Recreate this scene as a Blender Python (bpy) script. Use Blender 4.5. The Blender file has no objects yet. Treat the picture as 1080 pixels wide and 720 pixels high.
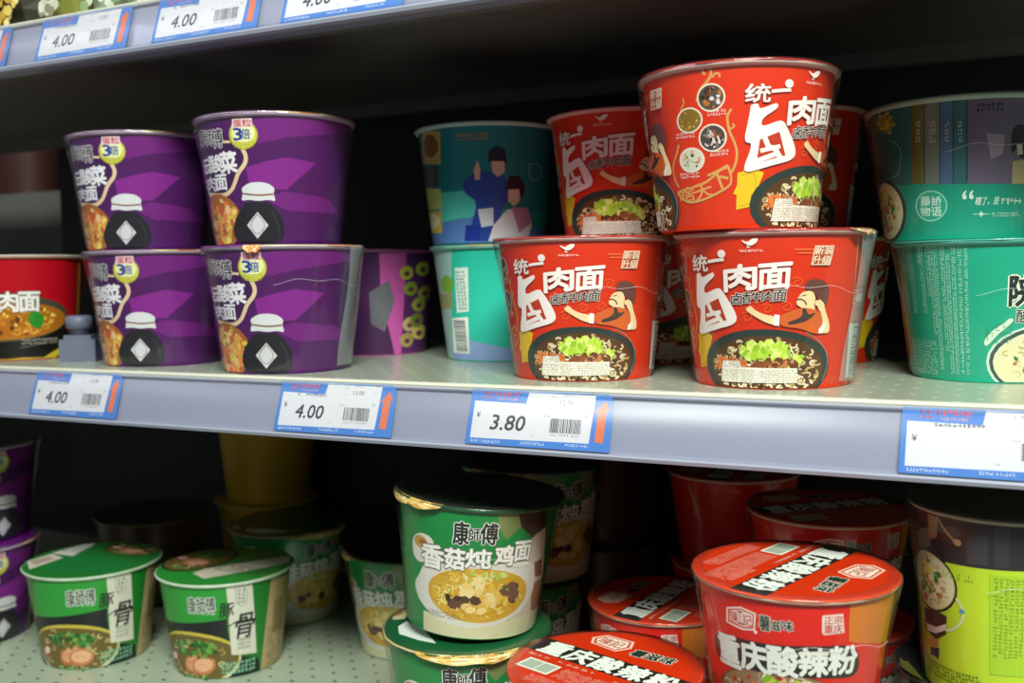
import bpy, math, random
from mathutils import Vector, Matrix
from mathutils.geometry import tessellate_polygon
scene = bpy.context.scene
COL = scene.collection
PI = math.pi
R = random.Random(7)

# Printed artwork of every product, in millimetres on the unrolled surface:
# p polygon, s stroke, e ellipse, t lettering, f food picture, m illegible small print, b barcode
DESIGNS = {
'red_label': [
  ["p","f0c420",[-58.4,35.6,-44.4,37.9,-45.6,14.8,-59.4,12.2]],
  ["s","c89a10",0.5,[-55.9,33.9,-45.8,35.7,-47.3,16.5,-57.6,14.4]],
  ["e","2b3a35",-2.2,15.2,96.5,50.8,0],
  ["s","8f9d94",0.5,[25.5,38.1,34.0,33.9,41.7,26.6,44.7,19.4,43.9,12.4,41.0,5.5]],
  ["f","beef",-1.4,13.7,85.4,44.9],
  ["p","f6efe0",[-32.6,18.9,-19.0,19.2,-18.3,14.9,20.6,14.5,21.0,4.8,-35.3,4.6]],
  ["m","6a5c48",-26.1,16.7,15.8,5.3,1.1,"h",0.9],
  ["m","6a5c48",-7.0,9.3,55.6,8.5,1.1,"h",0.9],
  ["p","fbf3ea",[-14.9,99.2,-11.0,97.1,-8.3,99.4,-4.8,99.7,-5.1,97.7,-6.8,96.0,-8.7,94.9,-11.1,95.5,-13.4,97.2]],
  ["s","fbf3ea",0.5,[-10.3,95.5,-11.6,93.8,-9.4,94.1]],
  ["m","fbf3ea",-9.0,91.7,14.4,2.2,1.2,"h",1],
  ["t","统",-46.6,84.3,14.7,11.1,"f9efe8",0.035,"a02c14",0.06,0,0],
  ["s","f9efe8",2.0,[-38.7,85.2,-32.3,86.0,-26.5,86.4]],
  ["e","f9efe8",-27.9,90.2,5.5,5.3,0],
  ["p","fdf4ee",[-52.1,67.6,-51.0,73.8,-50.9,77.3,-46.3,78.1,-45.6,74.3,-38.3,77.1,-34.8,78.3,-33.9,75.4,-43.9,68.9,-44.2,63.3,-32.0,68.0,-28.8,65.9,-19.1,49.6,-21.0,43.5,-37.1,39.5,-51.6,35.5,-55.1,37.5,-48.9,53.6,-54.7,54.4]],
  ["p","c23a1c",[-44.8,55.8,-32.5,60.7,-27.3,46.1,-46.6,41.0]],
  ["s","fdf4ee",3.2,[-41.7,56.9,-38.8,50.3,-35.6,51.2,-30.0,43.4]],
  ["s","fdf4ee",2.6,[-44.3,48.8,-31.3,51.7]],
  ["s","fdf4ee",3,[-47.5,42.2,-33.9,46.9]],
  ["t","肉",-16.6,74.3,20.9,16.3,"fdf4ee",0.055,"b03014",0.03,5,0.12],
  ["t","面",4.8,75.0,19.2,16.2,"fdf4ee",0.05,"b03014",0.03,4,0.12],
  ["t","卤",-19.2,60.7,7.2,7.5,"241a18",0.03,"f6ece2",0.07,0,0.1],
  ["t","香",-12.5,61.2,6.2,7.2,"241a18",0.03,"f6ece2",0.07,0,0.1],
  ["t","牛",-6.3,61.6,7.0,6.8,"241a18",0.03,"f6ece2",0.07,0,0.1],
  ["t","肉",0.8,62.1,7.6,6.5,"241a18",0.03,"f6ece2",0.07,0,0.1],
  ["t","面",8.1,62.6,7.7,7.1,"241a18",0.03,"f6ece2",0.07,0,0.1],
  ["s","e8a060",0.4,[16.3,92.0,27.3,91.9]],
  ["s","e8a060",0.4,[18.0,89.8,27.5,89.7]],
  ["p","f3e2c4",[28.1,94.2,40.9,94.2,40.2,88.4,38.9,81.6,26.2,81.8,27.2,88.5]],
  ["p","b4521e",[28.5,93.5,40.1,93.5,39.5,88.4,38.2,82.3,26.9,82.4,27.7,88.2]],
  ["t","新装",34.3,91.0,12.1,5.1,"f7e6cc",0.03,"",0,0,0.15],
  ["t","升级",33.1,85.1,12.6,5.4,"f7e6cc",0.03,"",0,0,0.15],
  ["s","f07828",0.35,[15.1,73.3,18.1,74.6,21.3,72.9,21.4,69.8,18.3,68.5,16.2,70.3,17.2,72.3,19.2,72.2]],
  ["s","f07828",0.35,[-16.0,50.8,-12.7,52.1,-9.6,50.4,-9.7,47.3,-13.0,46.0,-15.0,47.7,-13.9,49.7,-11.8,49.7]],
  ["s","f07828",0.35,[-2.8,56.1,0.2,57.5,3.2,55.7,3.2,52.7,0.1,51.3,-1.9,53.1,-0.8,55.1,1.2,55.1]],
  ["s","f07828",0.35,[9.0,57.3,12.0,58.6,15.2,56.9,15.2,53.8,12.1,52.5,10.0,54.2,11.0,56.3,13.1,56.2]],
  ["p","6d4238",[23.3,66.9,23.9,71.6,29.7,73.2,36.4,71.4,40.0,66.5,39.9,58.8,37.2,54.2,33.4,58.5,29.9,63.7,26.5,63.1]],
  ["p","f3dca8",[18.9,61.0,22.0,64.9,27.9,65.4,30.4,61.6,30.3,57.2,28.5,54.5,24.7,52.9,20.9,54.7,18.0,56.8]],
  ["p","f3dca8",[24.7,54.1,29.9,56.5,31.1,51.0,26.0,49.7]],
  ["s","2a211c",0.9,[18.3,59.5,20.7,60.1,23.7,58.4,24.6,56.0]],
  ["s","2a211c",0.6,[21.6,62.2,24.3,62.5]],
  ["s","2a211c",0.3,[19.6,61.5,20.9,61.5]],
  ["e","f3dca8",31.9,57.2,3.2,3.6,0],
  ["p","d9662c",[7.9,46.8,8.7,49.8,17.4,53.4,24.6,54.6,35.2,51.5,40.2,45.8,36.4,37.3,30.6,37.2,21.5,40.9,8.8,42.3]],
  ["p","4a3a34",[21.9,54.7,24.7,53.6,26.1,49.4,31.9,51.3,28.9,47.9,24.2,45.0,14.1,42.9,12.6,45.0,19.4,47.2,22.6,49.5]],
  ["p","f3dca8",[4.9,49.2,4.6,43.4,0.1,44.5,-6.8,48.3,-10.1,50.7,-13.2,52.8,-12.8,55.2,-10.7,54.2,-11.7,56.2,-9.6,55.5,-6.6,52.4,-0.9,50.0]],
  ["p","f6f0e6",[4.7,50.2,8.0,49.8,7.7,42.7,4.0,43.1]],
  ["p","f3dca8",[32.2,58.5,33.3,59.8,35.1,58.4,36.9,57.0,38.2,52.1,42.3,44.0,43.1,37.3,36.0,37.3,34.5,38.8,37.2,44.2,35.3,50.8,32.5,53.7]],
  ["p","f6f0e6",[34.4,40.5,38.1,43.8,39.6,42.4,36.9,37.3,34.2,37.4]],
],
'red_side': [
  ["s","e9c9b8",0.45,[61.4,101.7,63.9,66.0,66.2,30.5,68.7,-3.9]],
  ["s","1f1512",1.8,[68.2,99.6,75.8,95.9,68.1,93.7,87.5,92.5]],
  ["s","1f1512",1.6,[71.7,99.0,79.4,87.1,68.9,87.7]],
  ["s","1f1512",1.4,[70.0,90.9,87.3,85.3]],
  ["s","e8cfc0",0.4,[64.1,65.1,87.4,64.6,87.4,53.7,65.1,54.5,64.1,65.1]],
  ["e","e8cfc0",76.0,59.4,17.2,6.2,0],
  ["m","e8b8a4",76.8,46.9,21.2,7.2,1.1,"h",0.9],
  ["m","e8b8a4",77.5,74.1,19.8,13.4,1.1,"v",0.8],
  ["p","efe6de",[62.9,42.7,87.4,41.5,87.3,4.3,66.4,6.1]],
  ["b",79.2,23.4,16.2,35.3,"h"],
],
'red_spice': [
  ["s","d9a25a",1.6,[-83.3,81.9,-81.0,89.1,-75.4,93.8,-73.0,98.8,-75.1,102.4,-78.4,101.9,-78.8,99.3,-77.0,98.0]],
  ["s","d9a25a",1.2,[-73.1,95.5,-70.8,98.3,-68.5,97.3,-68.8,95.2]],
  ["s","d9a25a",1.0,[-96.6,73.3,-94.7,78.6,-92.0,81.7,-92.8,85.2]],
  ["s","d9a25a",1.6,[-62.0,75.3,-64.9,71.5,-63.7,62.0,-60.4,55.1,-58.4,48.3,-59.8,40.2,-63.3,34.2,-66.2,32.3]],
  ["s","d9a25a",1.2,[-63.9,63.4,-61.3,63.5,-60.2,65.0,-61.5,66.4]],
  ["s","d9a25a",1.4,[-98.8,56.2,-101.5,50.1,-106.3,43.5,-105.8,34.9,-102.2,28.9]],
  ["e","f4e0cc",-74.3,83.4,17.6,17.6,0],
  ["f","spice0",-74.3,83.4,15.5,15.5],
  ["e","f4e0cc",-89.4,70.7,19.0,16.3,0],
  ["f","spice1",-89.3,70.7,16.5,14.2],
  ["e","f4e0cc",-74.1,58.3,18.4,17.6,0],
  ["f","spice2",-74.1,58.3,16.1,15.5],
  ["e","f4e0cc",-89.5,45.5,19.5,16.0,0],
  ["f","spice3",-89.3,45.5,16.7,13.8],
  ["m","f6e4da",-71.0,73.8,11.8,4.3,1.7,"h",1],
  ["m","f6e4da",-93.0,61.7,14.9,4.4,1.7,"h",1],
  ["m","f6e4da",-70.1,48.7,12.4,4.4,1.7,"h",1],
  ["m","f6e4da",-91.8,35.8,15.6,4.5,1.7,"h",1],
  ["p","d9a25a",[-104.8,26.3,-92.5,28.2,-80.5,30.3,-68.2,39.9,-63.9,41.7,-61.5,32.1,-62.7,26.6,-79.5,19.1,-93.6,17.0,-102.1,21.8]],
  ["p","d8381a",[-102.7,25.8,-91.7,27.1,-79.8,29.1,-67.5,38.3,-65.0,39.7,-62.9,32.1,-63.8,27.8,-79.8,20.5,-93.0,18.7,-100.5,22.4]],
  ["t","啥",-95.1,23.6,13.4,9.6,"d9a25a",0.02,"",0,10,0],
  ["t","天",-82.2,25.2,13.8,10.4,"d9a25a",0.02,"",0,14,0],
  ["t","下",-70.0,31.4,13.2,13.0,"d9a25a",0.03,"",0,20,0],
  ["p","f2c81e",[-53.1,40.0,-41.2,35.2,-48.5,17.4,-61.3,22.4]],
  ["s","c89a10",0.6,[-53.7,36.7,-44.0,33.2,-50.0,20.8,-57.8,23.9,-53.7,36.7]],
  ["m","c89a10",-51.2,29.1,10.5,11.3,2.4,"h",0.8],
],
'purple': [
  ["p","86208e",[-24.6,61.8,-6.2,66.8,7.4,69.6,32.0,65.8,7.0,44.0,-11.3,44.3,-23.3,49.3]],
  ["p","741a7e",[-10.9,36.5,5.4,42.7,46.5,37.7,68.5,25.7,8.4,27.0]],
  ["p","721a7c",[-35.4,96.3,6.4,101.7,67.5,108.5,70.9,94.2,6.1,84.8,-13.0,80.0]],
  ["p","3e0f50",[-88.8,98.1,-43.5,92.4,-36.3,82.5,-26.6,76.1,-24.6,68.0,-27.2,61.9,-34.7,56.0,-40.4,43.7,-52.2,40.3,-88.6,42.8,-87.9,46.8]],
  ["s","e9cba6",2.0,[-45.0,83.2,-36.3,82.5]],
  ["s","e9cba6",3.4,[-26.1,76.5,-23.4,70.3,-25.3,64.1,-31.4,58.6,-34.8,52.1,-38.9,45.2,-47.0,40.8,-59.4,41.3,-77.6,43.7]],
  ["t","康",-73.7,89.1,19.7,12.7,"1c141c",0.02,"f0ecf0",0.07,0,0],
  ["t","師",-59.4,87.6,10.7,12.5,"1c141c",0.02,"f0ecf0",0.07,0,0],
  ["t","傅",-49.1,86.3,12.2,14.6,"1c141c",0.02,"f0ecf0",0.07,0,0],
  ["t","坛",-76.3,65.9,24.6,12.8,"f2f0f6",0.05,"3a1050",0.05,0,0],
  ["t","酸",-56.1,66.6,18.6,13.6,"f2f0f6",0.05,"3a1050",0.05,0,0],
  ["t","菜",-40.7,66.7,16.8,16.7,"f2f0f6",0.055,"3a1050",0.05,0,0],
  ["t","牛",-81.7,50.9,13.9,11.2,"e8e4f0",0.045,"3a1050",0.05,0,0],
  ["t","肉",-67.3,51.0,19.5,11.5,"e8e4f0",0.045,"3a1050",0.05,0,0],
  ["t","面",-50.9,51.4,13.7,12.2,"f2f0f6",0.045,"3a1050",0.05,0,0],
  ["e","b3b03a",-24.9,87.4,23.3,23.0,0],
  ["e","d8d650",-24.8,87.5,21.3,21.3,0],
  ["e","eef0b0",-24.8,89.2,18.7,16.2,0],
  ["m","8a8a20",-24.9,79.7,16.2,5.2,1.6,"h",0.9],
  ["p","f0d8dc",[-32.3,100.1,-17.1,100.0,-17.0,93.0,-33.4,93.1]],
  ["t","蛋粒",-24.8,96.5,14.3,5.8,"c4485c",0.04,"",0,0,0],
  ["t","3",-29.0,88.1,7.2,9.5,"243a94",0.05,"f4f4e0",0.05,0,0],
  ["t","倍",-22.5,88.0,6.8,8.0,"3a5aa8",0.04,"",0,0,0],
  ["f","pickle",-60.5,19.9,55.7,45.5],
  ["p","1b1b22",[-26.4,34.5,-7.8,34.1,-3.9,30.1,2.9,22.2,5.4,11.1,1.3,0.8,-38.8,1.4,-43.8,10.4,-39.6,21.4,-31.4,29.9]],
  ["p","dedfe4",[-31.5,35.4,-29.0,41.6,-30.3,45.6,-23.2,49.6,-14.9,50.3,-7.4,49.0,-2.2,45.1,-3.6,40.8,-1.6,34.5,-7.7,36.1,-16.0,35.0,-24.5,36.4]],
  ["s","8a5a34",1.4,[-29.3,41.3,-15.7,39.4,-3.6,40.5]],
  ["p","d4d5da",[-17.5,26.4,-8.8,15.6,-19.2,5.0,-28.1,16.0]],
  ["s","8a5a34",0.6,[-17.6,24.6,-10.3,15.7,-19.1,6.9,-26.4,16.0,-17.6,24.6]],
  ["s","3a3a44",0.8,[-5.7,27.0,-0.6,17.5,0.3,7.9]],
],
'teal_text': [
  ["m","bfeedd",-67.4,86.1,7.9,19.5,1.5,"v",0.95],
  ["m","bfeedd",-60.6,83.0,5.9,25.3,1.5,"v",0.95],
  ["m","bfeedd",-57.2,71.0,5.5,48.9,1.5,"v",0.95],
  ["m","bfeedd",-48.2,88.4,4.0,14.4,1.5,"v",0.95],
  ["m","bfeedd",-46.3,71.2,4.0,48.5,1.5,"v",0.95],
  ["m","bfeedd",-41.0,77.1,3.5,36.5,1.5,"v",0.95],
  ["m","bfeedd",-38.2,63.7,3.5,62.9,1.5,"v",0.95],
  ["m","bfeedd",-34.9,51.2,3.4,87.7,1.5,"v",0.95],
  ["m","bfeedd",-29.9,58.0,3.1,73.8,1.5,"v",0.95],
  ["m","bfeedd",-26.5,46.8,3.1,82.6,1.5,"v",0.95],
  ["m","bfeedd",-22.7,50.1,2.9,89.7,1.5,"v",0.95],
  ["m","bfeedd",-18.9,50.2,2.8,89.3,1.5,"v",0.95],
  ["m","bfeedd",-15.1,50.0,2.8,89.3,1.5,"v",0.95],
  ["m","bfeedd",-54.3,17.0,31.2,22.6,1.5,"h",0.8],
  ["m","bfeedd",-53.5,4.8,27.0,2.6,1.5,"h",0.9],
  ["e","c8e6d0",41.9,14.9,89.9,53.6,0],
  ["e","3b4a48",42.9,15.0,88.1,51.0,0],
  ["e","dfe6c8",44.2,14.7,85.7,46.6,0],
  ["f","soup",44.5,14.5,85.1,44.8],
  ["p","d8ecd0",[-5.0,28.6,1.2,36.8,8.4,41.6,11.2,44.8,14.2,43.5,10.0,38.7,4.2,33.6,-3.1,24.6]],
  ["m","3a8a74",5.0,34.4,16.3,14.4,1.6,"h",0.7],
  ["t","陕",17.6,62.8,14.3,20.4,"1f2a28",0.04,"e6ecd8",0.09,0,0],
  ["t","椒",38.3,63.3,21.2,22.0,"1f2a28",0.04,"e6ecd8",0.09,0,0],
  ["t","酸",19.1,45.9,7.8,8.7,"1f2a28",0.03,"e6ecd8",0.08,0,0],
  ["t","汤",28.2,45.8,8.9,8.7,"1f2a28",0.03,"e6ecd8",0.08,0,0],
  ["t","面",38.6,45.6,10.1,8.7,"1f2a28",0.03,"e6ecd8",0.08,0,0],
],
'teal_book': [  # dark upper print, deepened to carry the shade under the shelf above
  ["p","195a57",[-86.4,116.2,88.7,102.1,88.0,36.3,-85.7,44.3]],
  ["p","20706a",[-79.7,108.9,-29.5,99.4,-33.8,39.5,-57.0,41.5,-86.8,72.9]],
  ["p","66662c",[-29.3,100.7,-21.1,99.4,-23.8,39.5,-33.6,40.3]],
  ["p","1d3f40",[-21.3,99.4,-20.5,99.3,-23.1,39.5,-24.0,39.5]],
  ["m","d8d8c4",-26.1,80.6,3.4,4.5,1.6,"h",0.95],
  ["m","d8d8c4",-26.4,75.4,3.5,4.5,1.6,"h",0.95],
  ["m","d8d8c4",-26.7,70.3,3.5,4.5,1.6,"h",0.95],
  ["p","70786f",[-20.5,99.3,-11.9,98.1,-13.0,38.8,-23.1,39.5]],
  ["p","1d3f40",[-12.0,98.1,-11.3,98.0,-12.4,38.7,-13.2,38.8]],
  ["m","d8d8c4",-16.7,79.4,4.3,4.4,1.6,"h",0.95],
  ["m","d8d8c4",-16.8,74.3,4.4,4.5,1.6,"h",0.95],
  ["m","d8d8c4",-17.0,69.2,4.4,4.5,1.6,"h",0.95],
  ["p","486a8c",[-11.3,98.0,-4.3,97.2,-4.2,38.2,-12.4,38.7]],
  ["p","1d3f40",[-4.4,97.2,-3.7,97.1,-3.6,38.2,-4.4,38.2]],
  ["m","d8d8c4",-7.9,78.4,2.8,4.4,1.6,"h",0.95],
  ["m","d8d8c4",-8.0,73.4,2.9,4.4,1.6,"h",0.95],
  ["m","d8d8c4",-8.0,68.3,2.9,4.4,1.6,"h",0.95],
  ["p","336a6e",[-3.6,97.1,3.2,96.4,4.3,37.8,-3.5,38.2]],
  ["p","1d3f40",[3.0,96.4,3.7,96.4,4.9,37.8,4.1,37.8]],
  ["m","d8d8c4",-0.0,77.7,2.6,4.4,1.6,"h",0.95],
  ["m","d8d8c4",0.0,72.7,2.7,4.4,1.6,"h",0.95],
  ["m","d8d8c4",0.1,67.7,2.7,4.4,1.6,"h",0.95],
  ["p","6f5f78",[4.2,95.4,39.3,94.3,47.5,37.1,5.5,37.7]],
  ["p","6f6478",[9.6,77.7,26.5,80.1,38.1,61.5,29.7,42.6,16.7,46.0,7.2,62.2]],
  ["p","a78fa0",[15.4,71.2,27.4,69.3,26.8,56.8,19.3,53.8]],
  ["m","1a1a20",17.2,87.9,16.4,6.2,2.6,"h",1],
  ["p","1c1c24",[31.8,63.0,31.5,72.3,34.7,76.2,38.9,76.3,44.0,72.5,47.9,53.8,39.0,53.6,36.3,61.4,33.1,56.0]],
  ["p","d8c4b0",[35.8,63.0,40.0,63.4,41.4,56.8,37.7,56.0]],
  ["p","c0a878",[34.2,52.0,46.8,53.7,50.9,37.2,35.2,37.0]],
  ["e","8fdcc4",-19.8,23.9,23.7,21.5,0],
  ["e","1fa587",-19.7,23.9,21.6,19.5,0],
  ["t","藤",-23.5,27.5,7.3,6.6,"c8f0e0",0.03,"",0,0,0],
  ["t","娇",-15.5,27.0,7.0,6.5,"c8f0e0",0.03,"",0,0,0],
  ["t","物",-23.9,20.3,7.5,6.6,"c8f0e0",0.03,"",0,0,0],
  ["t","语",-15.7,19.9,7.2,6.5,"c8f0e0",0.03,"",0,0,0],
  ["t","“",5.6,30.2,7.1,5.8,"e0f4ea",0.06,"",0,0,0],
  ["t","糟了，是",18.8,25.8,16.3,5.6,"d4efe2",0.02,"",0,0,0.15],
  ["m","d4efe2",36.5,25.4,16.5,5.3,3.2,"h",1],
  ["s","c8ecdc",0.5,[9.4,17.1,18.4,16.9,20.4,16.8]],
  ["p","c8ecdc",[14.7,19.0,16.7,16.9,14.9,14.9,13.5,17.0]],
  ["m","c8ecdc",33.1,16.4,22.6,3.2,1.6,"h",0.8],
  ["e","b8b83a",-52.0,85.0,4.6,3.0,0],
  ["e","8a9a30",-54.9,84.6,5.0,3.0,0],
  ["e","d8d050",-52.9,86.7,4.7,3.0,0],
  ["e","b8b83a",-52.1,83.6,4.6,3.0,0],
  ["e","8a9a30",-56.3,86.1,5.2,3.0,0],
  ["e","d8d050",-50.5,86.0,4.4,2.9,0],
  ["e","b8b83a",-54.8,83.0,5.0,3.0,0],
  ["e","8a9a30",-54.9,88.0,5.0,3.0,0],
  ["e","d8d050",-49.6,83.6,4.4,3.0,0],
  ["e","b8b83a",-58.4,84.8,5.6,3.0,0],
  ["e","8a9a30",-50.7,88.1,4.4,2.9,0],
  ["e","d8d050",-52.3,81.4,4.7,3.0,0],
  ["e","b8b83a",-58.5,88.2,5.6,3.0,0],
  ["e","8a9a30",-47.5,85.3,4.1,2.9,0],
  ["e","d8d050",-58.2,82.2,5.6,3.0,0],
  ["e","b8b83a",-53.5,90.2,4.8,2.9,0],
  ["e","8a9a30",-48.5,81.2,4.3,3.0,0],
  ["e","d8d050",-62.4,86.5,6.5,3.0,0],
  ["e","b8b83a",-47.5,88.3,4.1,2.9,0],
  ["e","8a9a30",-54.8,79.5,5.1,3.0,0],
  ["e","d8d050",-58.6,91.0,5.6,3.0,0],
  ["e","b8b83a",-45.2,83.1,3.9,2.9,0],
  ["e","8a9a30",-63.6,83.0,6.9,3.0,0],
  ["e","d8d050",-50.2,91.6,4.4,2.9,0],
  ["e","b8b83a",-49.4,78.3,4.4,3.0,0],
  ["e","8a9a30",-65.3,89.5,7.3,3.0,0],
  ["s","9fd0c4",0.5,[-51.2,73.1,-41.3,68.5,-40.2,58.4,-44.9,47.1,-53.0,46.2]],
  ["e","3a4442",-63.2,22.9,46.4,45.1,0],
  ["e","d8cf9c",-64.8,22.8,43.5,41.4,0],
  ["f","soup",-65.1,22.7,43.0,40.5],
],
'teal_people': [
  ["p","2f9a96",[-61.1,48.6,12.2,47.2,44.5,26.3,116.6,32.3,116.1,-8.1,-60.7,-6.2]],
  ["p","56d0c0",[-22.6,45.6,14.0,47.1,16.7,26.6,-2.0,16.8,-28.5,17.8]],
  ["p","5b86c8",[-41.6,18.4,6.9,23.4,44.7,16.0,116.4,14.0,116.3,-4.3,-58.2,-2.7]],
  ["p","c8a860",[-41.0,102.7,-14.3,99.2,-17.3,70.8,-54.3,74.6]],
  ["e","8a5a30",-29.2,87.9,22.6,20.2,0],
  ["p","4a4a44",[-56.1,73.4,-20.5,69.7,-23.7,51.9,-61.4,55.1]],
  ["p","c8cf70",[-61.5,52.9,-20.8,49.6,-22.9,31.6,-61.4,34.0]],
  ["p","e0c050",[-61.4,32.2,-23.3,29.9,-26.1,10.7,-61.2,12.1]],
  ["e","f0e8b0",-44.6,22.2,33.7,14.3,0],
  ["m","c88a4a",14.3,92.4,27.0,6.7,3,"h",1],
  ["p","2c4aa8",[5.2,44.0,3.3,53.7,18.2,63.9,30.0,62.0,43.9,56.9,46.1,40.0,36.9,26.3,45.1,2.1,1.0,2.8,10.4,16.4,17.1,36.8]],
  ["p","e0b8a4",[14.8,64.0,18.5,72.3,20.6,63.8,19.6,55.4,15.4,55.5]],
  ["p","e2bba6",[30.1,72.1,40.9,72.1,41.7,62.0,35.1,57.6,30.7,62.0]],
  ["p","241c2c",[26.8,70.4,28.3,80.5,35.1,84.4,41.8,81.2,43.7,68.8,40.2,71.1,30.8,71.1]],
  ["p","f0e6ec",[26.1,2.3,31.3,16.0,44.4,29.7,65.2,31.7,72.8,16.2,67.8,2.2]],
  ["p","c88aa8",[48.3,31.4,65.2,31.7,72.4,19.7,57.6,9.1]],
  ["p","3a1e28",[42.2,48.5,45.6,58.7,55.0,58.9,61.6,50.6,60.1,39.5,53.6,45.2,46.1,39.3]],
  ["p","eac4b0",[44.8,46.8,55.5,47.6,56.9,37.4,50.6,32.5,45.0,37.2]],
  ["p","e6e6f2",[16.8,30.0,31.4,31.4,31.3,16.0,19.9,14.5]],
  ["p","2038a0",[4.3,16.6,18.1,16.2,18.3,2.4,1.9,2.8]],
  ["s","9fb8b8",0.8,[64.5,69.5,79.1,70.5,81.0,56.7,65.6,55.9,64.5,69.5]],
],
'teal_plain': [
  ["p","8fa8d8",[-60.3,40.5,-22.9,23.1,28.8,12.8,115.0,8.1,114.9,-14.4,-60.0,-11.8]],
  ["p","9fc8c0",[-61.3,99.7,-18.1,102.0,-37.0,-3.4,-61.2,-4.9]],
  ["p","e4f2ea",[-17.1,85.0,-2.7,85.5,-5.6,45.8,-20.3,44.2]],
  ["p","f0f4f0",[-28.6,39.3,-7.0,40.8,-9.1,7.2,-33.7,7.2]],
  ["b",-19.0,23.1,16.0,29.2,"h"],
  ["m","4a9a8a",-11.8,64.6,10.9,35.6,3,"v",1],
  ["p","7fae3a",[-43.7,73.7,-29.0,79.1,-19.8,73.6,-25.0,62.9,-41.2,63.5]],
  ["p","9aa06a",[-61.5,60.6,-23.8,62.9,-25.3,48.4,-61.5,45.6]],
],
'magenta': [
  ["p","4a2452",[7.0,109.4,40.4,108.7,41.7,55.0,59.6,-8.6,-6.7,-7.7]],
  ["p","5a2a62",[66.5,101.0,122.6,101.5,122.4,-13.6,64.7,-8.9]],
  ["p","6a6a72",[30.5,62.9,49.3,74.2,55.6,54.6,45.5,23.7,31.4,31.9]],
  ["e","b8b838",67.8,81.6,15.2,14.0,0],
  ["e","6a3a4a",67.9,80.6,6.3,5.1,0],
  ["e","c8c848",89.7,85.3,23.2,14.2,0],
  ["e","6a3a4a",88.9,84.3,9.3,5.1,0],
  ["e","8a9a3a",73.6,65.9,17.1,14.1,0],
  ["e","6a3a4a",73.6,64.9,7.0,5.1,0],
  ["e","b0a050",100.9,61.3,35.7,14.6,0],
  ["e","6a3a4a",96.8,60.4,12.6,5.2,0],
  ["e","98a848",87.5,49.7,23.6,14.4,0],
  ["e","6a3a4a",86.8,48.7,9.5,5.2,0],
  ["e","c8b078",74.7,30.3,18.8,14.3,0],
  ["e","6a3a4a",74.7,29.4,7.7,5.2,0],
  ["e","d8c070",92.7,21.4,29.2,14.7,0],
  ["e","6a3a4a",90.8,20.5,11.3,5.3,0],
  ["e","a89858",72.0,14.6,18.7,14.4,0],
  ["e","6a3a4a",72.0,13.6,7.7,5.2,0],
  ["e","7a8a3a",86.0,33.8,23.5,14.5,0],
  ["e","6a3a4a",85.3,32.8,9.5,5.2,0],
],
'red_beef': [
  ["p","c8a040",[115.2,110.1,121.0,110.3,130.6,41.1,121.4,41.5]],
  ["p","1a1814",[-34.4,21.4,-35.7,8.7,117.2,28.2,142.3,23.0,142.2,-0.7,-34.4,6.6]],
  ["p","c8b028",[76.0,2.3,142.3,32.8,142.3,26.9,89.2,1.4]],
  ["p","2a2a1c",[89.2,1.4,142.4,23.0,142.3,15.1,102.6,0.4]],
  ["p","c8a030",[-34.4,6.6,142.2,-0.7,142.2,-5.1,-34.3,2.5]],
  ["p","a81820",[96.8,2.7,135.9,11.6,142.3,-2.6]],
  ["e","15130f",35.8,35.0,141.9,66.2,0],
  ["e","4a4438",34.1,43.0,138.8,47.9,0],
  ["e","a8741e",33.0,40.3,136.7,38.6,0],
  ["f","curry",32.2,40.4,135.2,37.3],
  ["p","2f8a2a",[61.8,47.8,68.7,49.4,75.9,44.5,75.0,36.1,69.4,30.8,63.2,34.8,59.9,40.5]],
  ["s","1a5a18",0.5,[63.2,36.7,73.1,45.5]],
  ["t","牛",22.4,59.7,20.6,18.9,"ece8e4",0.05,"1a1410",0.06,0,0],
  ["t","肉",43.0,59.1,18.7,19.3,"ece8e4",0.05,"1a1410",0.06,0,0],
  ["t","面",62.1,58.8,18.3,19.1,"ece8e4",0.05,"1a1410",0.06,0,0],
  ["m","a8a49a",72.0,18.9,37.9,6.6,3,"h",0.9],
  ["s","8a8478",0.5,[51.8,13.0,88.6,18.5]],
],
'green_chicken': [
  ["p","7a8a52",[40.1,104.6,53.2,105.8,65.0,97.5,57.1,88.0,49.2,81.2,42.7,90.1]],
  ["p","3a2a1e",[54.9,104.2,84.1,100.5,91.3,72.0,76.8,76.5,59.8,90.7]],
  ["p","d9cbb4",[68.7,77.9,75.3,82.8,85.9,86.7,112.7,-3.7,59.6,8.5]],
  ["p","b07a5a",[79.3,41.5,98.0,43.0,112.9,11.1,86.9,18.4]],
  ["p","8a5a4a",[79.0,59.6,89.6,60.3,95.9,45.1,83.4,46.6]],
  ["p","e0dab0",[-16.6,16.9,4.4,15.8,35.8,13.1,69.9,16.0,112.8,17.7,112.6,-18.7,-17.7,-13.7]],
  ["p","e4e2d6",[-28.1,36.0,-20.0,45.8,-15.4,54.4,-4.4,58.5,66.0,63.4,79.0,59.6,85.5,38.6,77.0,23.8,55.2,13.6,33.0,10.0,9.5,10.7,-8.3,16.0,-22.2,24.3]],
  ["p","e6e2d4",[-28.4,70.1,-24.3,75.9,-16.7,79.1,-8.5,78.1,-4.4,73.2,-7.7,66.6,-13.4,56.4,-20.7,54.5,-27.9,58.4]],
  ["e","c99a3c",-18.1,71.5,14.5,9.9,0],
  ["e","a8642a",-16.1,71.9,7.9,4.4,0],
  ["f","chicken",32.1,36.1,86.1,43.8],
  ["m","6a6a58",4.9,18.0,30.3,5.2,1.2,"h",0.8],
  ["t","香",-6.7,62.8,20.4,18.1,"f6f4ee",0.05,"6e6a5c",0.085,0,0],
  ["t","菇",12.0,64.0,15.1,16.1,"f6f4ee",0.05,"6e6a5c",0.085,0,0],
  ["t","炖",29.7,65.8,18.7,14.6,"f6f4ee",0.05,"6e6a5c",0.085,0,0],
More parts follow.
